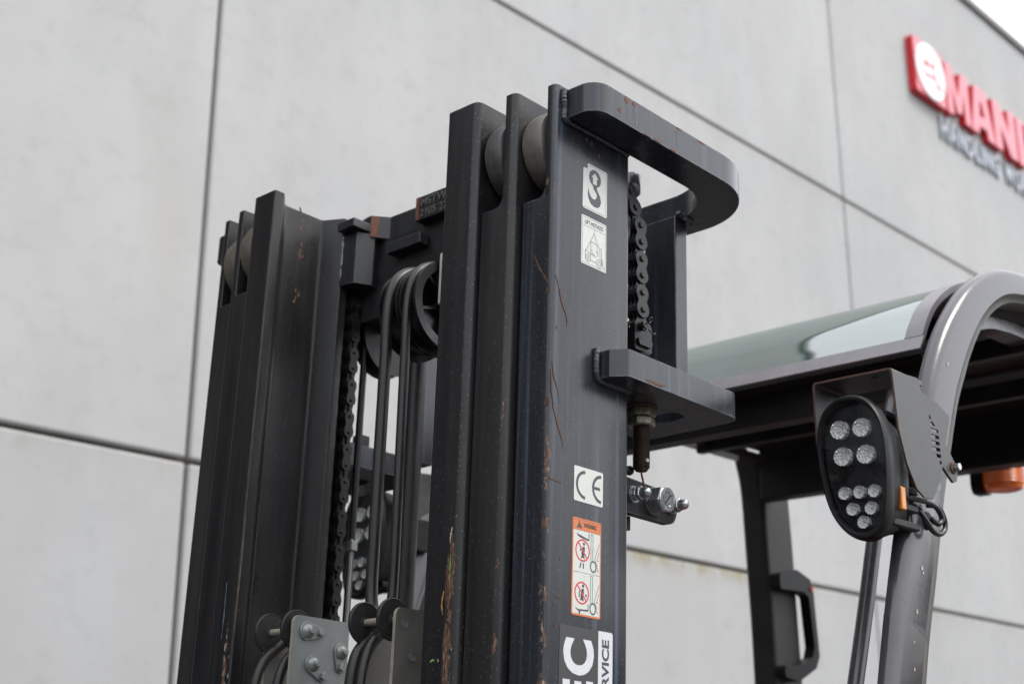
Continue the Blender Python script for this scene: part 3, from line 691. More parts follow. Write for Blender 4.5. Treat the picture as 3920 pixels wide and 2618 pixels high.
# chain guard pin and sheave just showing behind the outer channel
bm = nb(); cyl(bm, (1.3135, BR, 0), 'c', 0.0115, 2.279, 2.3115, 20, ch=0.003); build('chain_guard_pin', bm, 'guard', forklift, smooth=True, auto=50)
def sheave(name, a, b0, b1, c, r, mat, spokes=0, holes=False):
    w = b1 - b0
    bm = nb(); lathe(bm, (a, b0, c), 'b', [(r * 0.80, 0), (r, 0), (r, 0.004), (r * 0.86, 0.006), (r * 0.84, w / 2), (r * 0.86, w - 0.006), (r, w - 0.004), (r, w), (r * 0.80, w), (r * 0.80, 0)], 56)
    s = build(name, bm, mat, forklift, smooth=True, auto=35)
    bm = nb(); cyl(bm, (a, b0, c), 'b', r * 0.22, -0.002, w + 0.002, 24)
    if spokes:
        cyl(bm, (a, b0, c), 'b', r * 0.82, w * 0.45, w * 0.55, 40)
        for k in range(spokes):
            t = 2 * pi * k / spokes + 0.3; d = Vector((cos(t), sin(t))); n = Vector((-d.y, d.x)) * 0.002
            p = [d * r * 0.2 + n, d * r * 0.82 + n, d * r * 0.82 - n, d * r * 0.2 - n]
            plate(bm, [(a + v.x, c + v.y) for v in p], b0 + 0.003, b1 - 0.003, 'b')
    else: cyl(bm, (a, b0, c), 'b', r * 0.82, 0.004, w - 0.004, 40)
    build('sheave_hub', bm, mat, s, smooth=True, auto=35)
    return s
sheave('chain_sheave', 1.256, 1.077, 1.106, 2.232, 0.050, 'chain')
sheave('chain_sheave', 1.256, MIR - 1.106, MIR - 1.077, 2.232, 0.050, 'chain')
leaf_chain([(1.3255, 2.24 - 0.0245 * k) for k in range(7)], MIR - 1.0925, MIR - 1.0715, 7)

# ------------------------------------------------------------------ pivot tab with dome nuts
bm = nb(); plate(bm, rounded([(1.2705, 1.895, .001), (1.336, 1.892, .004), (1.430, 1.888, .02), (1.437, 1.868, .02), (1.428, 1.846, .016), (1.2705, 1.846, .001)], 0.01, 5), 1.100, 1.112, 'b')
tab = build('pivot_tab', bm, 'cross', forklift, bevel=0.0015, smooth=True, auto=35)
bm = nb(); box(bm, 1.2705, 1.352, 1.113, 1.140, 1.828, 1.846); build('tab_stiffener', bm, 'black', tab)
bm = nb(); tube(bm, [(1.274, 1.098, 1.896), (1.276, 1.097, 1.87), (1.275, 1.098, 1.845)], 0.006, 10, jitter=0.2); build('weld_bead', bm, 'weld', tab, smooth=True)
for (a, c) in ((1.342, 1.872), (1.423, 1.871)):
    bm = nb(); cyl(bm, (a, 1.0998, c), 'b', 0.0112, -0.0016, 0, 24); build('washer', bm, 'zinc', tab, smooth=True, auto=35)
    hexnut('dome_nut', (a, 1.0980, c), 'b', 0.0098, 0.0, -0.0062, 'zinc', tab, 0.3); hexnut('dome_nut', (a, 1.0915, c), 'b', 0.0098, 0.0, -0.006, 'zinc', tab, 0.5, dome=0.013)
bm = nb(); cyl(bm, (1.383, 1.0998, 1.870), 'b', 0.0185, -0.0022, 0, 30); build('washer', bm, 'zinc', tab, smooth=True, auto=35)
hexnut('pivot_nut', (1.383, 1.0975, 1.870), 'b', 0.0185, 0, -0.020, 'zinc', tab, 0.15)
bm = nb(); lathe(bm, (1.383, 1.0773, 1.870), 'b', [(0.0098, 0.001), (0.0165, 0.0), (0.0168, -0.0008), (0.0155, -0.0018), (0.0102, -0.0018), (0.0098, 0.001)], 30); build('nut_collar', bm, 'zinc', tab, smooth=True, auto=30)
bm = nb(); cyl(bm, (1.383, 1.0773, 1.870), 'b', 0.0085, -0.0022, 0.002, 24); build('pivot_pin_end', bm, 'zinc', tab, smooth=True, auto=35)
bm = nb(); fnp = lambda u, v, w: Vector((u, 1.0748 - w, v)); ribbon(bm, [(1.3775, 1.8645), (1.3885, 1.8755)], 0.0022, fnp, 0, 0); build('screw_slot', bm, 'black', tab)
bm = nb(); lathe(bm, (1.325, 1.100, 1.9015), 'a', [(0, -0.012)] + [(0.0065 * sin(t), 0.008 - 0.0065 * cos(t) * -1) for t in [pi / 2 - k * pi / 16 for k in range(0, 9)]], 20); build('grease_cap', bm, 'nylon', tab, smooth=True, auto=50)

# ------------------------------------------------------------------ stickers on the outer channel
SY = 1.0497
sfn = lambda u, v, w: Vector((u, SY - w, v))
def sticker(name, a0, a1, c0, c1, mat, r=0.002, cut=None, label=None):
    pts = cut or rounded([(a0, c0), (a1, c0), (a1, c1), (a0, c1)], r, 4)
    bm = nb(); plate(bm, pts, SY - 0.0002, SY + 0.0002, 'b')
    return build(name, bm, mat, forklift, label=label)
H1, H2 = 0.00032, 0.00040
# hook pictogram
a0, a1, c0, c1 = 1.1735, 1.2215, 2.2035, 2.268
cut = [(a0, c0 + .002), (a0 + .002, c0), (a1 - .002, c0), (a1, c0 + .002), (a1, c1 - .002), (a1 - .002, c1), (a0 + .0095, c1), (a0 + .0085, c1 - .003), (a0 + .0092, c1 - .006), (a0 + .006, c1 - .0085), (a0 + .003, c1 - .008), (a0 + .0005, c1 - .0095)]
st = sticker('hook_sticker', a0, a1, c0, c1, 'sticker', cut=cut, label='white sticker with a grey crane hook and arrow')
bm = nb(); ribbon(bm, [(a0 + .0022, c0 + .0022), (a1 - .0022, c0 + .0022), (a1 - .0022, c1 - .0022), (a0 + .011, c1 - .0022)], 0.0004, sfn, 0, H1)
cx, cz = a0 + 0.0235, c0 + 0.0475
ring = [(cx + 0.0118 * cos(t), cz + 0.0118 * sin(t)) for t in [2 * pi * k / 40 for k in range(40)]]
arrow = [(cx - .004, cz - .0085), (cx + .004, cz - .0085), (cx + .004, cz + .0005), (cx + .0068, cz + .0005), (cx, cz + .0078), (cx - .0068, cz + .0005), (cx - .004, cz + .0005)]
poly(bm, ring, sfn, H1, holes=[arrow])
hk = [(cx - .0035, cz - .0108), (cx + .004, cz - .0108), (cx + .0045, cz - .0145), (cx + .0105, cz - .0215), (cx + .0125, cz - .029), (cx + .0105, cz - .0355), (cx + .005, cz - .0395), (cx - .0015, cz - .040), (cx - .008, cz - .0375), (cx - .0125, cz - .0315), (cx - .0138, cz - .0255), (cx - .0133, cz - .0165), (cx - .0115, cz - .0225), (cx - .008, cz - .0275), (cx - .003, cz - .0300), (cx + .0015, cz - .0285), (cx + .0040, cz - .0245), (cx + .0035, cz - .0205), (cx - .0030, cz - .0150)]
poly(bm, hk, sfn, H1)
build('hook_print', bm, 'ink', st)
# lift method sticker
a0, a1, c0, c1 = 1.1720, 1.2210, 2.1275, 2.1935
st = sticker('lift_method_sticker', a0, a1, c0, c1, 'sticker', label='white sticker reading LIFT METHOD with a slung forklift drawing')
bm = nb(); ribbon(bm, [(a0 + .002, c0 + .002), (a1 - .002, c0 + .002), (a1 - .002, c1 - .002), (a0 + .002, c1 - .002)], 0.0004, sfn, 0, H1, closed=True)
ribbon(bm, [(a0 + .0023, c1 - .0135), (a1 - .0023, c1 - .0135)], 0.0004, sfn, 0, H1)
def uv(x, y): return (a0 + x * (a1 - a0), c0 + y * (c1 - c0))
Lw = 0.00055
for ln, cl in (([(.50, .78), (.50, .72), (.52, .70), (.50, .68), (.48, .70)], 0), ([(.49, .68), (.20, .30)], 0), ([(.51, .68), (.70, .46)], 0),
               ([(.38, .22), (.38, .52), (.62, .50), (.67, .26)], 0), ([(.17, .31), (.17, .14)], 0), ([(.17, .30), (.36, .26), (.60, .24)], 0), ([(.17, .14), (.20, .13)], 0), ([(.36, .13), (.60, .12)], 0),
               ([(.70, .46), (.80, .46), (.82, .22), (.80, .10)], 0), ([(.74, .44), (.76, .20)], 0), ([(.84, .26), (.88, .08), (.95, .08)], 0), ([(.42, .36), (.44, .28), (.56, .27)], 0), ([(.58, .36), (.64, .33)], 0)):
    ribbon(bm, [uv(*p) for p in ln], Lw, sfn, 0, H2, closed=bool(cl))
for (x, y, r) in ((.28, .155, .0048), (.72, .13, .0056), (.28, .155, .0022), (.72, .13, .0027)):
    cxx, cyy = uv(x, y); ribbon(bm, [(cxx + r * cos(t), cyy + r * sin(t)) for t in [2 * pi * k / 20 for k in range(20)]], Lw, sfn, 0, H2, closed=True)
build('lift_drawing', bm, 'ink', st)
bm = text_bm('LIFT METHOD', a0 + .0065, a1 - .0065, c1 - .0108, c1 - .0052, 0.0001, 0.0, lambda u, v, w: sfn(u, v, 0.0004 + w)); build('lettering', bm, 'ink', st)
# CE mark
a0, a1, c0, c1 = 1.1665, 1.2195, 1.8255, 1.8675
st = sticker('ce_sticker', a0, a1, c0, c1, 'sticker', label='square white sticker with the grey letters CE')
bm = nb()
def arc(cx, cy, r, t0, t1, n=18): return [(cx + r * cos(radians(t0 + (t1 - t0) * k / n)), cy + r * sin(radians(t0 + (t1 - t0) * k / n))) for k in range(n + 1)]
cy = (c0 + c1) / 2
ribbon(bm, arc(a0 + .0205, cy, .0155, 92, 268), 0.0038, sfn, 0, H1); ribbon(bm, arc(a0 + .0500, cy, .0155, 92, 268), 0.0038, sfn, 0, H1)
ribbon(bm, [(a0 + .0365, cy), (a0 + .0475, cy)], 0.0036, sfn, 0, H1)
build('ce_mark', bm, 'ink', st)
# warning sticker
a0, a1, c0, c1 = 1.1650, 1.2170, 1.6925, 1.8058
st = sticker('warning_sticker', a0, a1, c0, c1, 'orange', 0.003, label='orange and white WARNING sticker with two prohibition pictograms')
bm = nb(); plate(bm, rounded([(a0 + .002, c0 + .0022), (a1 - .002, c0 + .0022), (a1 - .002, c1 - .0145), (a0 + .002, c1 - .0145)], 0.001, 2), SY - 0.0003, SY - 0.0001, 'b'); build('white_field', bm, 'sticker', st)
bm = nb()
ribbon(bm, [(a0 + .0018, c1 - .0142), (a1 - .0018, c1 - .0142), (a1 - .0018, c1 - .0018), (a0 + .0018, c1 - .0018)], .0003, sfn, 0, H1, closed=True)
cm = 1.7425; ribbon(bm, [(a0 + .002, cm), (a1 - .002, cm)], .0004, sfn, 0, H2)
poly(bm, [(a0 + .0075, c1 - .0115), (a0 + .0175, c1 - .0115), (a0 + .0125, c1 - .0030)], sfn, H2)
for base in (cm + 0.002, c0 + 0.003):
    top = base + .045
    ribbon(bm, [(a0 + .0335, base + .013), (a0 + .0335, top), (a0 + .0370, top), (a0 + .0370, base + .014)], .0008, sfn, 0, H2)
    cxx, cyy = a0 + .0380, base + .0075
    ribbon(bm, [(cxx + .0050 * cos(t), cyy + .0062 * sin(t)) for t in [2 * pi * k / 28 for k in range(28)]], .0018, sfn, 0, H2, closed=True)
    ribbon(bm, [(a0 + .0488, base + .036), (a0 + .0405, base + .0160), (a0 + .0445, base + .0110), (a0 + .0458, base + .0040), (a0 + .0480, base + .0040)], .0007, sfn, 0, H2)
    ribbon(bm, [(a0 + .0488, base + .026), (a0 + .0445, base + .0155), (a0 + .0480, base + .0155)], .0006, sfn, 0, H2)
b1_ = cm + 0.002
poly(bm, [(a0 + .0070, b1_ + .0430), (a0 + .0290, b1_ + .0385), (a0 + .0290, b1_ + .0455), (a0 + .0303, b1_ + .0455), (a0 + .0303, b1_ + .0370), (a0 + .0280, b1_ + .0365), (a0 + .0150, b1_ + .0385), (a0 + .0110, b1_ + .0395)], sfn, H2)
poly(bm, [(a0 + .0130, b1_ + .0030), (a0 + .0150, b1_ + .0030), (a0 + .0170, b1_ + .0095), (a0 + .0150, b1_ + .0095)], sfn, H2)
poly(bm, [(a0 + .0190, b1_ + .0030), (a0 + .0212, b1_ + .0030), (a0 + .0212, b1_ + .0095), (a0 + .0194, b1_ + .0095)], sfn, H2)
b2_ = c0 + 0.003
poly(bm, [(a0 + .0060, b2_ + .0060), (a0 + .0130, b2_ + .0045), (a0 + .0290, b2_ + .0055), (a0 + .0290, b2_ + .0120), (a0 + .0303, b2_ + .0120), (a0 + .0303, b2_ + .0035), (a0 + .0165, b2_ + .0030), (a0 + .0150, b2_ - .0010), (a0 + .0130, b2_ - .0005), (a0 + .0130, b2_ + .0025), (a0 + .0090, b2_ + .0040)], sfn, H2)
for (px_, py_, sit) in ((a0 + .0195, b1_ + .0240, 0), (a0 + .0190, b2_ + .0240, 1)):
    poly(bm, [(px_ + .0013 + .0020 * cos(t), py_ + .0078 + .0020 * sin(t)) for t in [2 * pi * k / 14 for k in range(14)]], sfn, H2)
    poly(bm, [(px_ - .0010, py_ + .0045), (px_ + .0028, py_ + .0045), (px_ + .0028, py_ - .0005), (px_ + .0018, py_ - .0060), (px_ + .0030, py_ - .0100), (px_ - .0005, py_ - .0085), (px_ - .0035, py_ - .0095), (px_ - .0028, py_ - .0025)], sfn, H2)
    if sit: poly(bm, [(px_ - .0062, py_ + .0010), (px_ - .0048, py_ + .0015), (px_ - .0042, py_ - .0055), (px_ - .0062, py_ - .0055)], sfn, H2); poly(bm, [(px_ + .0045, py_ - .0015), (px_ + .0080, py_ - .0015), (px_ + .0080, py_ - .0045), (px_ + .0060, py_ - .0040)], sfn, H2)
    else: poly(bm, [(px_ - .0062, py_ + .0000), (px_ - .0046, py_ + .0018), (px_ - .0032, py_ + .0002), (px_ - .0046, py_ - .0016)], sfn, H2)
build('warning_print', bm, 'ink', st)
for (px_, py_) in ((a0 + .0185, b1_ + .0240), (a0 + .0180, b2_ + .0235)):
    bm = nb()
    ribbon(bm, [(px_ + .0120 * cos(t), py_ + .0122 * sin(t)) for t in [2 * pi * k / 36 for k in range(36)]], .0018, sfn, 0, 0.00048, closed=True)
    ribbon(bm, [(px_ - .0075, py_ + .0080), (px_ + .0075, py_ - .0080)], .0017, sfn, 0, 0.00052)
    build('prohibition_ring', bm, 'red_ink', st)

bm = text_bm('WARNING', a0 + .0200, a0 + .0430, c1 - .0098, c1 - .0042, 0.0001, 0.01, lambda u, v, w: sfn(u, v, 0.0004 + w)); build('lettering', bm, 'ink', st)
bm = text_bm('!', a0 + .0119, a0 + .0131, c1 - .0105, c1 - .0052, 0.0001, 0.0, lambda u, v, w: sfn(u, v, 0.0005 + w)); build('lettering', bm, 'orange', st)
# service sticker (runs out of the picture)
a0, a1, a2 = 1.1460, 1.2140, 1.2400
st = sticker('service_sticker', a0, a2, 1.50, 1.6795, 'dark_film', 0.002, label='charcoal and white sticker with large letters EC and the word SERVICE')
bm = nb(); plate(bm, rounded([(a1, 1.50), (a2, 1.50), (a2, 1.6795, .003), (a1, 1.6795)], 0.0005, 3), SY - 0.0003, SY - 0.0001, 'b'); build('white_band', bm, 'white_film', st)
vfn = lambda h: (lambda u, v, w: Vector((-v, SY - h - w, u)))       # lettering that reads upwards
bm = text_bm('C', 1.6255, 1.6665, -1.2060, -1.1525, 0.0001, 0.045, vfn(0.0004)); build('lettering', bm, 'white_film', st)
bm = text_bm('E', 1.5860, 1.6205, -1.2050, -1.1525, 0.0001, 0.045, vfn(0.0004)); build('lettering', bm, 'white_film', st)
bm = text_bm('SERVICE', 1.5960, 1.6705, -1.2335, -1.2205, 0.0001, 0.03, vfn(0.0004)); build('lettering', bm, 'ink', st)

# scratches and rusty gouges on the outer channel (both faces)
ffn = lambda u, v, w: Vector((1.119 - w, u, v))
def gouge(pts, w, fn, mat='rust', h=0.00035, name='rust_scratch'):
    P = catmull([(p[0], p[1], 0) for p in pts], 6); L, Rr = [], []
    for i, p in enumerate(P):
        t = (P[min(i + 1, len(P) - 1)] - P[max(i - 1, 0)]).normalized(); n = Vector((-t.y, t.x, 0)); k = w * (0.25 + 0.75 * sin(pi * min(1, (i + 1) / (len(P))) ** 0.8)) * random.uniform(0.5, 1.25)
        L.append(p + n * k * random.uniform(.5, 1)); Rr.append(p - n * k * random.uniform(.5, 1))
    bm = nb(); vs = [(bm.verts.new(fn(l.x, l.y, h)), bm.verts.new(fn(r.x, r.y, h))) for l, r in zip(L, Rr)]
    for i in range(len(vs) - 1): bm.faces.new((vs[i][0], vs[i + 1][0], vs[i + 1][1], vs[i][1]))
    return build(name, bm, mat, forklift)
for pts, w in GP: gouge(pts, w, tfn, plain('milky run', (0.10, 0.125, 0.165), 0.4), 0.0003, 'paint_run')
gouge([(1.080, 2.128), (1.070, 2.108), (1.058, 2.090), (1.0535, 2.079)], 0.0020, ffn)
gouge([(1.1265, 2.096), (1.1330, 2.080), (1.1385, 2.064), (1.1475, 2.048), (1.1480, 2.036)], 0.0018, sfn)
gouge([(1.1235, 1.985), (1.1265, 1.968), (1.1340, 1.952), (1.1385, 1.936)], 0.0014, sfn)
gouge([(1.1215, 1.975), (1.1235, 1.950), (1.1290, 1.925), (1.1380, 1.905), (1.1440, 1.892), (1.1465, 1.884)], 0.0018, sfn)
gouge([(1.1215, 1.8435), (1.1300, 1.8430), (1.1430, 1.8410)], 0.0018, sfn)
gouge([(1.1370, 1.7085), (1.1440, 1.7095), (1.1500, 1.7080)], 0.0012, sfn)
for (a, c, w) in ((1.130, 2.030, .0022), (1.2685, 2.070, .0016), (1.136, 1.700, .0016), (1.145, 1.752, .0012), (1.139, 1.676, .0022), (1.205, 2.285, .003), (1.180, 2.300, .003), (1.190, 2.318 - .02, .0024)):
    chip([(a - w, c - w * 1.5), (a + w, c - w), (a + w * .8, c + w * 1.6), (a - w * .9, c + w)], sfn, 0.00035, 'rust')
for (b_, c, w) in ((1.056, 2.075, .003), (1.060, 2.22, .0035), (1.054, 1.935, .004)):
    chip([(b_ - w, c - w * 2), (b_ + w, c - w), (b_ + w * .8, c + w * 2.2), (b_ - w * .9, c + w)], ffn, 0.00035, 'rust')
ifn = lambda u, v, w: Vector((1.092 - w, u, v))
gouge([(1.1735, 1.7930), (1.1745, 1.77), (1.1785, 1.745), (1.1805, 1.72), (1.1785, 1.69), (1.181, 1.65), (1.178, 1.59)], 0.0011, ifn, 'rust', 0.0005)
gouge([(1.1740, 1.7950), (1.1760, 1.7850), (1.1765, 1.775)], 0.0016, ifn, 'bare', 0.0008)
gouge([(1.1830, 1.7200), (1.1855, 1.705), (1.183, 1.692)], 0.0016, ifn, plain('ochre primer', (0.46, 0.24, 0.07), 0.7), 0.0009)
gouge([(1.1740, 1.7620), (1.1745, 1.747), (1.174, 1.732)], 0.0010, ifn, 'green', 0.0010, 'green_smear')
gouge([(1.2010, 1.6390), (1.1965, 1.6415), (1.1935, 1.6395)], 0.0016, ifn, 'green', 0.0006, 'green_smear')
for k in range(8):
    b_ = random.uniform(1.166, 1.206); c = random.uniform(1.58, 1.68); w = random.uniform(.0006, .0016)
    chip([(b_ - w, c - w * 3), (b_ + w, c - w * 2), (b_ + w * .8, c + w * 3), (b_ - w * .9, c + w * 2)], ifn, 0.0004, random.choice(['bare', 'rust', 'bare']))
# pale scrapes on the far inner channel, low down
gouge([(1.6180, 1.77), (1.6170, 1.73), (1.6180, 1.69)], 0.0014, ifn, plain('blue scrape', (0.12, 0.18, 0.22), 0.5), 0.0005, 'scrape')
gouge([(1.5890, 1.86), (1.5885, 1.80), (1.5895, 1.74), (1.5890, 1.70)], 0.0018, ifn, plain('tan scrape', (0.16, 0.12, 0.085), 0.6), 0.0005, 'scrape')
for k in range(12):
    b_ = random.uniform(1.592, 1.616); c = random.uniform(1.58, 1.70); w = random.uniform(.0006, .0015)
    chip([(b_ - w, c - w * 5), (b_ + w, c - w * 4), (b_ + w * .8, c + w * 5), (b_ - w * .9, c + w * 4)], ifn, 0.0005, 'bare')
# rust patches inside the far channel web
wfn = lambda u, v, w: Vector((u, MIR - 1.184 - w, v))
for k in range(18):
    a = random.gauss(1.172, .004); c = random.uniform(2.285, 2.365) if k < 13 else random.uniform(2.20, 2.23); w = random.uniform(.0012, .0032)
    chip([(a - w, c - w * 1.6), (a + w, c - w), (a + w * .8, c + w * 1.7), (a - w * .9, c + w)], wfn, 0.0004, 'rust')

# ------------------------------------------------------------------ upper cross member of the inner mast
cm_pts = [(1.250, 1.562), (1.250, 1.553), (1.273, 1.533), (1.273, 1.4535), (1.252, 1.4515), (1.252, 1.3585), (1.273, 1.3565), (1.273, 1.277), (1.250, 1.257), (1.250, 1.228), (1.300, 1.228), (1.300, 1.582), (1.254, 1.582)]
bm = nb(); plate(bm, cm_pts, 2.324, 2.362, 'c'); cross = build('cross_member', bm, 'cross', forklift, bevel=0.0012)
cfn = lambda u, v, w: Vector((1.252 - w, -u, v))
rfn = lambda u, v, w: Vector((1.252 - w, u, v))
bm = nb(); poly(bm, [(1.4514, 2.3245), (1.4425, 2.3245), (1.4440, 2.345), (1.4430, 2.3618), (1.4514, 2.3618)], rfn, 0.0004); build('primer_edge', bm, 'rust_red', cross)
d = Vector((0.023, -0.020)).normalized(); nn = Vector((-0.020, -0.023)).normalized()
gfn = lambda u, v, w: Vector((1.250 + d.x * u - 0.0006, 1.553 + d.y * u - 0.0006, v))
bm = nb(); poly(bm, [(0.0008, 2.326), (0.020, 2.3255), (0.011, 2.330), (0.0125, 2.345), (0.014, 2.3612), (0.0008, 2.3612)], gfn, 0); build('primer_edge', bm, 'rust_red', cross)
for body, z0, z1, u0, u1 in (('MSTW42', 2.3445, 2.3580, -1.4405, -1.365), ('2105 2712', 2.3270, 2.3400, -1.4415, -1.3630)):
    bm = text_bm(body, u0, u1, z0, z1, 0.0012, 0.02, cfn)
    build('stamped_number', bm, plain('scraped stamping', (0.09, 0.087, 0.082), 0.6, 0.2, 0.4, 200), cross)
bm = nb(); box(bm, 1.250, 1.268, 1.437, 1.513, 2.286, 2.303); build('stop_bar', bm, 'cross', cross, bevel=0.001)
bm = nb(); box(bm, 1.270, 1.330, 1.235, 1.62, 2.195, 2.3235); build('sheave_carrier', bm, 'black', cross)
bm = nb(); box(bm, 1.215, 1.262, 1.552, 1.5915, 2.333, 2.347); build('stop_block', bm, 'cross', forklift, bevel=0.001)
bm = nb(); plate(bm, rounded([(1.228, 1.5975), (1.232, 1.563), (1.258, 1.550), (1.280, 1.560), (1.28, 1.605), (1.246, 1.605), (1.246, 1.5975)], 0.001, 2), 2.246, 2.331, 'c'); build('chain_guide', bm, 'cross', forklift, bevel=0.001)
bm = nb(); tube(bm, [(1.2315, 1.5935, 2.33), (1.2310, 1.5925, 2.30), (1.2315, 1.5935, 2.255)], 0.0035, 8, jitter=0.25); build('weld_bead', bm, plain('bright weld', (0.17, 0.18, 0.20), 0.35, 0.2, 0.4, 150), forklift, smooth=True)
# far free chain, seen edge on
leaf_chain([(1.2610, 2.245 - 0.0254 * k) for k in range(28)], 1.583, 1.615, 8, merged=True, r=0.0088, pinr=0.0022)
# large chain sheave behind it
sheave('lift_sheave', 1.338, 1.584, 1.616, 2.185, 0.058, 'black')
# lift cylinder tubes behind
for (a, b_, c1, r, mt) in ((1.300, 1.480, 2.22, 0.013, 'black'), (1.2975, 1.603, 2.21, 0.0055, 'black'), (1.290, 1.5935, 1.86, 0.0030, 'plate')):
    bm = nb(); cyl(bm, (a, b_, 0), 'c', r, 1.30, c1, 24, ch=0.002); build('lift_cylinder' if r > 0.01 else 'lift_pipe', bm, mt, forklift, smooth=True, auto=40)
bm = nb(); box(bm, 1.345, 1.365, 1.655, 1.675, 1.998, 2.045); build('chain_stop', bm, 'black', forklift, bevel=0.002)
bm = nb(); box(bm, 1.284, 1.296, 1.586, 1.604, 1.842, 1.856); build('pipe_clip', bm, 'plate', forklift, bevel=0.001)

# ------------------------------------------------------------------ hose sheave and hoses
HC = (1.222, 2.150); HR = 0.066
hs = sheave('hose_sheave', HC[0], 1.335, 1.369, HC[1], HR, 'nylon', spokes=6)
hs2 = sheave('hose_sheave', HC[0], 1.372, 1.412, HC[1], HR, 'nylon', spokes=6)
bm = nb(); plate(bm, rounded([(1.196, 2.145), (1.216, 2.145), (1.216, 2.222), (1.196, 2.222)], 0.002, 3), 1.322, 1.332, 'b'); build('sheave_shield', bm, 'cream', forklift, bevel=0.0008)
def over(b_top, r0, hose_r, bottom):
    pts = [(HC[0] + r0, b_top, 1.9), (HC[0] + r0, b_top, 2.08)]
    pts += [(HC[0] + r0 * cos(t), b_top, HC[1] + r0 * sin(t)) for t in [0, pi / 4, pi / 2, 3 * pi / 4, pi]]
    pts += bottom
    bm = nb(); tube(bm, pts, hose_r, 16, smoothn=7); return build('hydraulic_hose', bm, 'hose', forklift, smooth=True)
rr = 0.063
over(1.352, rr, 0.0068, [(1.158, 1.351, 2.05), (1.156, 1.346, 1.85), (1.154, 1.343, 1.74), (1.146, 1.340, 1.697), (1.118, 1.335, 1.672), (1.104, 1.333, 1.640), (1.098, 1.332, 1.58), (1.096, 1.332, 1.50)])
over(1.392, rr, 0.0084, [(1.158, 1.391, 2.05), (1.156, 1.388, 1.85), (1.154, 1.384, 1.74), (1.150, 1.368, 1.705), (1.135, 1.359, 1.682), (1.112, 1.357, 1.655), (1.104, 1.356, 1.60), (1.10, 1.356, 1.50)])
for (da, b_) in ((0.0, 1.545), (0.014, 1.515)):
    bm = nb(); tube(bm, [(1.172 + da, b_ - .012, 1.699), (1.158 + da, b_ - .006, 1.697), (1.142 + da, b_, 1.688), (1.112 + da, b_, 1.660), (1.100 + da, b_, 1.625), (1.096 + da, b_, 1.56), (1.096 + da, b_, 1.50)], 0.0070, 16, smoothn=7)
    build('hydraulic_hose', bm, 'hose', forklift, smooth=True)
# rotating discs, spindles and clamp plates of the hose guides
def gdisc(a, b_, c, r, t):
    bm = nb(); lathe(bm, (a, b_, c), 'b', [(0, 0), (r * 0.28, 0), (r * 0.30, 0.0006)] + [(r * f, 0.0006 if k % 2 else 0.0001) for k, f in enumerate((.4, .5, .6, .7, .8, .9))] + [(r - 0.0012, 0.0), (r, 0.0015), (r, t - 0.0015), (r - 0.0012, t), (0, t)], 48)
    return build('guide_disc', bm, 'disc', forklift, smooth=True, auto=30)
for (b1, b2) in ((1.5465, 1.4905), (1.3535, 1.3010)):
    gdisc(1.122, b1, 1.6985, 0.0265, 0.006); gdisc(1.122, b2, 1.6995, 0.0265, 0.006)
    bm = nb(); cyl(bm, (1.122, b2, 1.699), 'b', 0.0046, -0.006, b1 - b2 + 0.006, 18); build('guide_spindle', bm, 'plate_edge', forklift, smooth=True, auto=35)
def clamp(b_, a0, a1, ctop, mats, r=0.010):
    pts = rounded([(a0, 1.45, .001), (a1, 1.45, .001), (a1, ctop, .001), (a0, ctop, r)], r, 6)
    bm = nb(); plate(bm, pts, b_, b_ + 0.005, 'b', mi=0, me_=1); return build('clamp_plate', bm, mats, forklift, smooth=True, auto=30)
pA = clamp(1.4780, 1.1045, 1.2000, 1.7170, ['plate', 'plate_edge']); clamp(1.560, 1.125, 1.20, 1.686, ['plate_warm', 'plate_edge'])
pB = clamp(1.2885, 1.1130, 1.200, 1.7135, ['plate_warm', 'plate_edge']); clamp(1.368, 1.125, 1.20, 1.697, ['plate_warm', 'plate_edge'])
def kidney(a, c, a2, c2, parent, b_):
    p, q = Vector((a, c)), Vector((a2, c2)); d = (q - p).normalized(); n = Vector((-d.y, d.x)); out = []
    for k in range(9): t = radians(100 + 160 * k / 8); out.append(p + (d * cos(t) + n * sin(t)) * .0125)
    for k in range(7): t = radians(-80 + 160 * k / 6); out.append(q + (d * cos(t) + n * sin(t)) * .0075)
    bm = nb(); plate(bm, [(v.x, v.y) for v in out], b_ - 0.003, b_ - 0.0001, 'b'); lug = build('lock_tab', bm, 'plate', parent, bevel=0.001, smooth=True, auto=35)
    bm = nb(); lathe(bm, (a, b_ - 0.003, c), 'b', [(0.0098, 0), (0.0088, -0.003), (0.0055, -0.0055), (0.0040, -0.006)], 24); lathe(bm, (a, b_ - 0.003, c), 'b', [(0.0040, -0.005), (0.0040, -0.0095), (0.0033, -0.0102), (0, -0.0102)], 18)
    build('spindle_head', bm, 'plate', parent, smooth=True, auto=35)
    hexnut('tab_bolt', (a2, b_ - 0.003, c2), 'b', 0.0054, 0, -0.005, 'plate', parent, 0.4)
kidney(1.1270, 1.6975, 1.1480, 1.6975, pA, 1.478); kidney(1.1400, 1.6560, 1.1570, 1.6415, pA, 1.478); kidney(1.1870, 1.6760, 1.1870, 1.6560, pA, 1.478)
for (a, c) in ((1.128, 1.694), (1.144, 1.655)):
    bm = nb(); lathe(bm, (a, 1.2885, c), 'b', [(0, -0.0006), (0.0038, -0.0006), (0.0038, -0.0002), (0.0047, -0.0002), (0.0050, -0.0010), (0.0056, -0.0010), (0.006, 0.001)], 24); build('rivet', bm, 'plate', pB, smooth=True, auto=30)

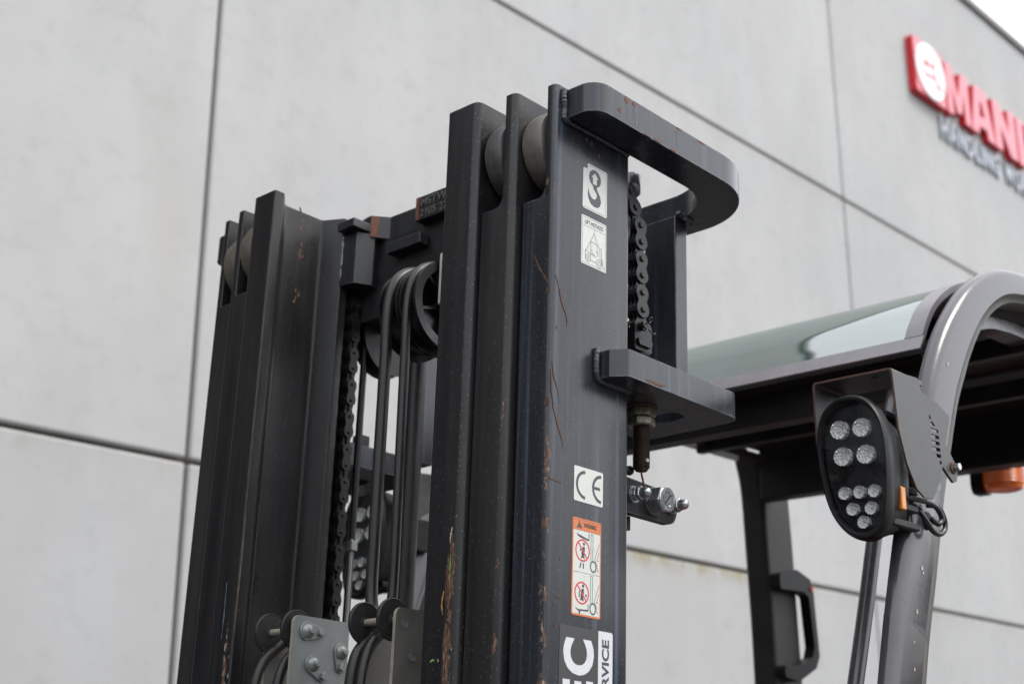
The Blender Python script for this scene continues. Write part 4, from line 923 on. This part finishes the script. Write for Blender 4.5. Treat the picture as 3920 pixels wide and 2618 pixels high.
# ------------------------------------------------------------------ truck body, below the picture
M['body_red'] = plain('red body panels', (0.30, 0.012, 0.014), 0.35, 0, 0.08, 6, spec=0.6)
bm = nb(); plate(bm, rounded([(1.45, .30), (3.30, .30), (3.42, .55), (3.40, 1.02), (2.35, 1.06), (2.28, .62), (1.78, .58), (1.70, .80), (1.45, .80)], .05, 5), .86, 1.95, 'b')
build('chassis', bm, 'body_red', forklift, 'world', bevel=.02, bseg=3, smooth=True, auto=35)
bm = nb(); plate(bm, rounded([(1.42, .80), (1.72, .80), (1.62, 1.28), (1.50, 1.34), (1.42, 1.28)], .03, 5), .96, 1.85, 'b'); build('dash_cowl', bm, 'rubber', forklift, 'world', bevel=.015, smooth=True, auto=35)
bm = nb(); plate(bm, rounded([(2.32, 1.065), (2.80, 1.065), (2.80, 1.20), (2.32, 1.20)], .05, 5), 1.17, 1.64, 'b'); seat = build('driver_seat', bm, 'rubber', forklift, 'world', bevel=.03, bseg=3, smooth=True, auto=35)
bm = nb(); plate(bm, rounded([(2.74, 1.18), (2.86, 1.18), (2.95, 1.56), (2.86, 1.58)], .03, 5), 1.19, 1.62, 'b'); build('seat_back', bm, 'rubber', seat, 'world', bevel=.03, bseg=3, smooth=True, auto=35)
for (a, r) in ((1.42, .33), (2.95, .27)):
    for b_ in (.80, 1.86):
        bm = nb(); lathe(bm, (a, b_, r), 'b', [(0, .03), (r * .5, .03), (r * .55, 0), (r * .93, 0), (r, .03), (r, .15), (r * .93, .18), (r * .55, .18), (r * .5, .15), (0, .15)], 40); build('wheel', bm, 'rubber', forklift, 'world', smooth=True, auto=35)

# ================================================================== OVERHEAD GUARD (cab)
OUT = [(1.430, 0.90), (1.648, 1.595), (1.679, 1.69), (1.710, 1.775), (1.752, 1.885), (1.790, 1.965), (1.833, 2.050), (1.874, 2.110), (1.920, 2.160), (1.975, 2.208), (2.040, 2.248), (2.110, 2.275), (2.200, 2.290), (2.300, 2.295), (2.70, 2.298), (2.84, 2.298)]
DEP = [0.096, 0.096, 0.096, 0.098, 0.096, 0.093, 0.090, 0.088, 0.080, 0.072, 0.064, 0.058, 0.054, 0.052, 0.052, 0.052]
PB = [(0.03, 0.024), (0.0, 0.014), (0.03, 0.006), (0.10, 0.0015), (0.20, 0.0), (0.74, 0.0), (0.78, 0.003), (0.98, 0.0065), (1.0, 0.009), (1.0, 0.044), (0.94, 0.048), (0.50, 0.048), (0.38, 0.044)]
def smooth2(P, n):
    return [(v.x, v.y, v.z) for v in catmull(P, n)]
def pillar(mirror):
    path = smooth2([(p[0], p[1], d) for p, d in zip(OUT, DEP)], 5); bm = nb(); rings = []
    for i, (a, z, dep) in enumerate(path):
        p0 = path[max(0, i - 1)]; p1 = path[min(len(path) - 1, i + 1)]
        t = Vector((p1[0] - p0[0], p1[1] - p0[1])).normalized(); inn = Vector((t.y, -t.x))
        rg = []
        for (f, b_) in PB:
            q = Vector((a, z)) + inn * dep * f; bb = 0.884 + b_
            rg.append(bm.verts.new((q.x, MIR - bb if mirror else bb, q.y)))
        rings.append(rg)
    n = len(PB)
    for q in range(len(rings) - 1):
        for k in range(n):
            f = bm.faces.new((rings[q][k], rings[q][(k + 1) % n], rings[q + 1][(k + 1) % n], rings[q + 1][k]))
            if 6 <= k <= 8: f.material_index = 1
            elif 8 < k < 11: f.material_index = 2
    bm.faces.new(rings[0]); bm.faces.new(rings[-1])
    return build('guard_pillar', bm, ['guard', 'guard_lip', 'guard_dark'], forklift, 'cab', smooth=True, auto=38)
pillar(False); pillar(True)
# inner lip rail seen under the arch
for s in (0, 1):
    bm = nb(); P = [(1.99, 2.10), (2.05, 2.150), (2.12, 2.183), (2.20, 2.200), (2.35, 2.208), (2.84, 2.210)]; P = smooth2([(p[0], p[1], 0) for p in P], 5)
    b0, b1 = (0.935, 0.975) if not s else (MIR - 0.975, MIR - 0.935)
    pts = [(p[0], p[1]) for p in P] + [(p[0], p[1] + 0.020) for p in reversed(P)]
    plate(bm, pts, b0, b1, 'b'); build('rail_liner', bm, 'guard', forklift, 'cab', smooth=True, auto=35)
# curved glazing with its frame
GC = [(1.905, 2.121), (1.923, 2.149), (1.950, 2.181), (1.990, 2.212), (2.042, 2.240), (2.105, 2.261), (2.18, 2.274), (2.30, 2.281), (2.44, 2.284)]
def shell(P, t, b0, b1, mat, name, sm=6):
    P = smooth2([(p[0], p[1], 0) for p in P], sm); low = []
    for i, p in enumerate(P):
        q0 = P[max(0, i - 1)]; q1 = P[min(len(P) - 1, i + 1)]; tt = Vector((q1[0] - q0[0], q1[1] - q0[1])).normalized()
        low.append((p[0] + tt.y * t, p[1] - tt.x * t))
    bm = nb(); plate(bm, [(p[0], p[1]) for p in P] + list(reversed(low)), b0, b1, 'b')
    return build(name, bm, mat, forklift, 'cab', smooth=True, auto=35)
shell([(a, z) for a, z in GC], 0.006, 0.966, 1.844, 'glass', 'roof_glazing', 8)
shell([(a, z + 0.001) for a, z in GC], 0.010, 0.936, 0.9655, 'trim', 'glazing_frame', 8); shell([(a, z + 0.001) for a, z in GC], 0.010, 1.8445, 1.874, 'trim', 'glazing_frame', 8)
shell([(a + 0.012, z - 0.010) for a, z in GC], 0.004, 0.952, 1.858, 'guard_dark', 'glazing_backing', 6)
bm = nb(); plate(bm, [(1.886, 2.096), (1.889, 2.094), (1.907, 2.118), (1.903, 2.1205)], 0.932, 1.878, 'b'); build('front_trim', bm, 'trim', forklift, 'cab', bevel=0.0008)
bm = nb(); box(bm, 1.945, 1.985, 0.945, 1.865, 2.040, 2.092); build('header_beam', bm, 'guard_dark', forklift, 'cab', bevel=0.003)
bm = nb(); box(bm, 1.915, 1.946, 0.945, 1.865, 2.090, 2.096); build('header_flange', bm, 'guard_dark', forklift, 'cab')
# roof plate and slats behind the glazing
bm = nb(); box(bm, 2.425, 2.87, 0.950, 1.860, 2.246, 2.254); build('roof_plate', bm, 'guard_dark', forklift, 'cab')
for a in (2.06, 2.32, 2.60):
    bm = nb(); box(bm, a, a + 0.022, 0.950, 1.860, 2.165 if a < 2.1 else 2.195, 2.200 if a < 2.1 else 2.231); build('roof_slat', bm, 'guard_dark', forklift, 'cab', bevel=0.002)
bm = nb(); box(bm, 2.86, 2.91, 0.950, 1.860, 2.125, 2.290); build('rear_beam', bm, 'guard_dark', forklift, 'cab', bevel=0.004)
for b_ in (1.15, 1.405, 1.66):
    bm = nb(); cyl(bm, (2.857, b_, 2.190), 'a', 0.015, -0.0005, 0.0025, 20); build('bolt_hole_cap', bm, 'black', forklift, 'cab')
# rear legs
RL = [(2.915, 0.90), (2.898, 1.71), (2.880, 2.02), (2.868, 2.16), (2.845, 2.235)]
for s in (0, 1):
    P = smooth2([(p[0], p[1], 0) for p in RL], 4)
    pts = [(p[0], p[1]) for p in P] + [(2.975, 2.25), (2.992, 2.16), (3.003, 2.02), (3.018, 1.71), (3.035, 0.90)]
    b0, b1 = (0.884, 0.950) if not s else (MIR - 0.950, MIR - 0.884)
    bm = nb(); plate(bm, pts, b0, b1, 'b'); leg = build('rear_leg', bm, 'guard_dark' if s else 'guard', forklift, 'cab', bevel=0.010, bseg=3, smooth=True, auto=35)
    if s:
        bm = nb(); plate(bm, rounded([(2.890, 1.950), (2.965, 1.966), (3.026, 1.948), (3.038, 1.915), (3.052, 1.765), (3.034, 1.735), (2.955, 1.700), (2.895, 1.708), (2.895, 1.735), (2.960, 1.738), (3.020, 1.760), (3.031, 1.785), (3.016, 1.905), (2.990, 1.915), (2.890, 1.912)], 0.008, 5), b0 - 0.028, b0 - 0.0005, 'b')
        hd = build('grab_handle', bm, 'rubber', leg, 'cab', bevel=0.004, smooth=True, auto=35)
        bm = nb(); cyl(bm, (3.027, b0 - 0.028, 1.925), 'b', 0.006, -0.003, 0.001, 16); build('handle_plug', bm, 'red_plastic', leg, 'cab')
# slim stay beside the front pillar
bm = nb(); tube(bm, [(1.50, 1.0, 0.95), (1.757, 1.0, 1.600), (1.835, 1.0, 1.810), (1.905, 1.0, 2.00), (1.93, 1.0, 2.05)], 0.0115, 14, smoothn=5); build('guard_stay', bm, 'guard', forklift, 'cab', smooth=True)
# beacon hanging under the rear beam
bm = nb(); lathe(bm, (2.98, 1.300, 0), 'c', [(0.044, 2.175)] + sum([[(0.0445, 2.170 - 0.006 * k), (0.0425, 2.167 - 0.006 * k)] for k in range(11)], []) + [(0.040, 2.098), (0.034, 2.095), (0, 2.095)], 40)
bc = build('rear_beacon', bm, 'beacon', forklift, 'cab', smooth=True, auto=25)
bm = nb(); plate(bm, rounded([(2.955, 2.175), (2.955, 2.105), (2.965, 2.092), (3.00, 2.092), (3.01, 2.105), (3.01, 2.175)], 0.008, 4), 1.340, 1.366, 'b'); build('beacon_base', bm, 'rubber', bc, 'cab', bevel=0.003)

# ------------------------------------------------------------------ work lights with sheet brackets
BEZ = [(.9655, 1.905), (.962, 1.930), (.954, 1.949), (.940, 1.961), (.924, 1.966), (.908, 1.966), (.893, 1.961), (.879, 1.949), (.868, 1.929), (.8625, 1.905), (.861, 1.880), (.8615, 1.850), (.8645, 1.815), (.869, 1.792), (.876, 1.779), (.888, 1.771), (.903, 1.769), (.917, 1.773), (.930, 1.782), (.943, 1.798), (.953, 1.820), (.960, 1.850), (.964, 1.880)]
def work_light(mirror):
    q = (lambda b_: MIR - b_) if mirror else (lambda b_: b_)
    fb = lambda f, pts, c=(0.912, 1.868): [(c[0] + (p[0] - c[0]) * f, c[1] + (p[1] - c[1]) * f) for p in pts]
    Z = [(v.x, v.y) for v in catmull([(p[0], p[1], 0) for p in BEZ + BEZ[:1]], 3)][:-1]
    bm = nb()
    levels = [(1.636, 0.885), (1.631, 0.90), (1.627, 0.93), (1.627, 0.965), (1.631, 0.99), (1.636, 1.0), (1.646, 1.0), (1.650, 0.95), (1.675, 0.90), (1.700, 0.82), (1.712, 0.70), (1.715, 0.0)]
    prev = None
    for (a, f) in levels:
        if f == 0: bm.faces.new(prev); break
        cur = [bm.verts.new((a, q(p[0]), p[1])) for p in fb(f, Z)]
        if prev:
            for k in range(len(cur)): bm.faces.new((prev[k], prev[(k + 1) % len(cur)], cur[(k + 1) % len(cur)], cur[k]))
        prev = cur
    body = build('work_light', bm, 'rubber', forklift, 'cab', smooth=True, auto=45, label=None if mirror else 'oval black LED work light on the near front pillar')
    # reflector panel
    bm = nb(); pts = [(q(p[0]), p[1]) for p in fb(0.90, Z)]; plate(bm, pts, 1.641, 1.645, 'a'); build('lamp_panel', bm, 'nylon', body, 'cab')
    leds = [(.9325, 1.9215, .0128), (.8990, 1.9200, .0128), (.9295, 1.8845, .0128), (.8955, 1.8830, .0128), (.9300, 1.8350, .0086), (.9080, 1.8340, .0086), (.8865, 1.8330, .0086), (.9195, 1.8125, .0086), (.8925, 1.8110, .0086), (.9045, 1.7940, .0086)]
    for (b_, z, r) in leds:
        bm = nb(); lathe(bm, (1.6405, q(b_), z), 'a', [(0, 0.0), (r * .22, 0.0), (r * .26, -0.0010), (r * .60, -0.0026), (r * .90, -0.0062), (r, -0.0075), (r, 0.0)], 14); build('led_reflector', bm, 'chrome', body, 'cab')
    bm = nb(); pts = [(q(p[0]), p[1]) for p in fb(0.905, Z)]; plate(bm, pts, 1.6305, 1.6330, 'a'); build('lamp_cover', bm, 'clear', body, 'cab')
    # cooling ribs on the back and amber marker on the side
    for k in range(7):
        z = 1.79 + k * 0.024
        bm = nb(); box(bm, 1.655, 1.727, min(q(.872), q(.945)), max(q(.872), q(.945)), z, z + 0.010); build('cooling_rib', bm, 'rubber', body, 'cab', bevel=0.002)
    bm = nb(); b0, b1 = sorted((q(.8645), q(.874))); box(bm, 1.6665, 1.6790, b0, b1, 1.811, 1.842); build('side_marker', bm, 'amber', body, 'cab', bevel=0.002)
    # bracket: two cheeks and a top
    t = 0.0028
    cheek = rounded([(1.650, 1.9945, .002), (1.724, 1.9990, .006), (1.7285, 1.9815, .003), (1.770, 1.975, .006), (1.809, 1.962, .003), (1.768, 1.868, .003), (1.7415, 1.834, .004), (1.716, 1.833, .004), (1.696, 1.842, .006), (1.674, 1.872, .006), (1.658, 1.915, .006)], .003, 4)
    vents = []
    for k in range(8):
        z = 1.9465 - k * 0.0086; w = (0.006, 0.016, 0.023, 0.023, 0.023, 0.023, 0.016, 0.006)[k]; a = 1.7465 + k * 0.0006 + (0.023 - w if k > 5 else 0)
        vents.append([(a, z), (a + w, z + 0.0012), (a + w * (0.55 if k < 2 else 1), z + 0.0062), (a, z + 0.0052)])
    bm = nb(); b0, b1 = sorted((q(.860), q(.860 - t))); plate(bm, cheek, b0, b1, 'b', holes=vents, mi=0, me_=1)
    br = build('lamp_bracket', bm, ['bracket', 'bracket_edge'], forklift, 'cab')
    cheek2 = rounded([(1.650, 1.9945, .002), (1.735, 1.9990, .002), (1.735, 1.93, .01), (1.668, 1.895, .01), (1.652, 1.91, .004)], .003, 4)
    bm = nb(); b0, b1 = sorted((q(.9765), q(.9765 + t))); plate(bm, cheek2, b0, b1, 'b', mi=0, me_=1); build('bracket_cheek', bm, ['bracket', 'bracket_edge'], br, 'cab')
    bm = nb(); b0, b1 = sorted((q(.8605), q(.9760)))
    prof = rounded([(b0 - t, 1.9900, .001), (b0 - t, 1.9990, .006), (b1 + t, 1.9990, .006), (b1 + t, 1.9900, .001), (b1, 1.9900, .0005), (b1, 1.9962, .003), (b0, 1.9962, .003), (b0, 1.9900, .0005)], .001, 4)
    plate(bm, prof, 1.6502, 1.7340, 'a', mi=0); 
    for f in bm.faces:
        if f.normal.length == 0: f.normal_update()
    bm.normal_update()
    for f in bm.faces:
        if abs(f.normal.x) > 0.9: f.material_index = 1
    build('bracket_top', bm, ['bracket', 'bracket_edge'], br, 'cab')
    bm = nb(); cyl(bm, (1.672, q(.895), 1.9960), 'c', 0.005, -0.0005, 0.0004, 16); build('bracket_hole', bm, 'bracket_edge', br, 'cab')
    bm = nb(); b0, b1 = sorted((q(.872), q(.868))); plate(bm, rounded([(1.79, 1.935, .002), (1.815, 1.922, .004), (1.843, 1.895, .006), (1.838, 1.875, .004), (1.828, 1.872, .002), (1.79, 1.895, .002)], .003, 4), b0, b1, 'b')
    tb = build('mounting_tab', bm, 'bracket', forklift, 'cab', bevel=0.0006)
    sg = 1 if mirror else -1; bb = q(.868)
    bm = nb(); cyl(bm, (1.829, bb, 1.893), 'b', 0.0085, sg * 0.0018, 0, 24); build('rusty_washer', bm, 'rust', tb, 'cab', smooth=True, auto=35)
    hexnut('tab_bolt', (1.831, bb + sg * 0.0018, 1.894), 'b', 0.0058, 0, sg * 0.008, 'zinc', tb, 0.3, frame='cab')
    bm = nb(); b0, b1 = sorted((q(.905), q(.935))); box(bm, 1.712, 1.775, b0, b1, 1.865, 1.925); build('lamp_stalk', bm, 'black', body, 'cab', bevel=0.004)
    if not mirror:
        bm = nb(); tube(bm, [(1.695, .876, 1.832), (1.715, .868, 1.831), (1.745, .866, 1.831), (1.768, .866, 1.826), (1.779, .866, 1.814), (1.771, .868, 1.806), (1.760, .872, 1.812)], 0.0038, 12)
        tube(bm, [(1.762, .878, 1.832), (1.776, .869, 1.830), (1.789, .868, 1.817), (1.790, .868, 1.803), (1.776, .869, 1.793), (1.755, .869, 1.795), (1.738, .870, 1.808), (1.734, .876, 1.822), (1.739, .884, 1.828)], 0.0038, 12)
        build('lamp_cable', bm, 'nylon', forklift, 'cab', smooth=True)
        bm = nb(); lathe(bm, (1.770, .8835, 1.812), 'b', [(0, -0.003), (0.011, -0.003), (0.013, -0.001), (0.013, 0.001)], 24); build('cable_grommet', bm, 'rubber', forklift, 'cab', smooth=True, auto=35)
work_light(False); work_light(True)
# small knocks on the guard pillar
pfn = lambda u, v, w: Vector((u, 0.8836 - w, v))
for (a, c, w) in ((1.745, 1.745, .0022), (1.748, 1.739, .0014), (1.722, 1.685, .0020), (1.708, 1.645, .0012), (1.704, 1.61, .0016), (1.873, 2.058, .0018)):
    bm = nb(); poly(bm, [(a - w, c - w * 1.4), (a + w, c - w), (a + w * .7, c + w * 1.6), (a - w * .8, c + w)], pfn, 0.0004); build('paint_chip', bm, 'bare', forklift, 'cab')
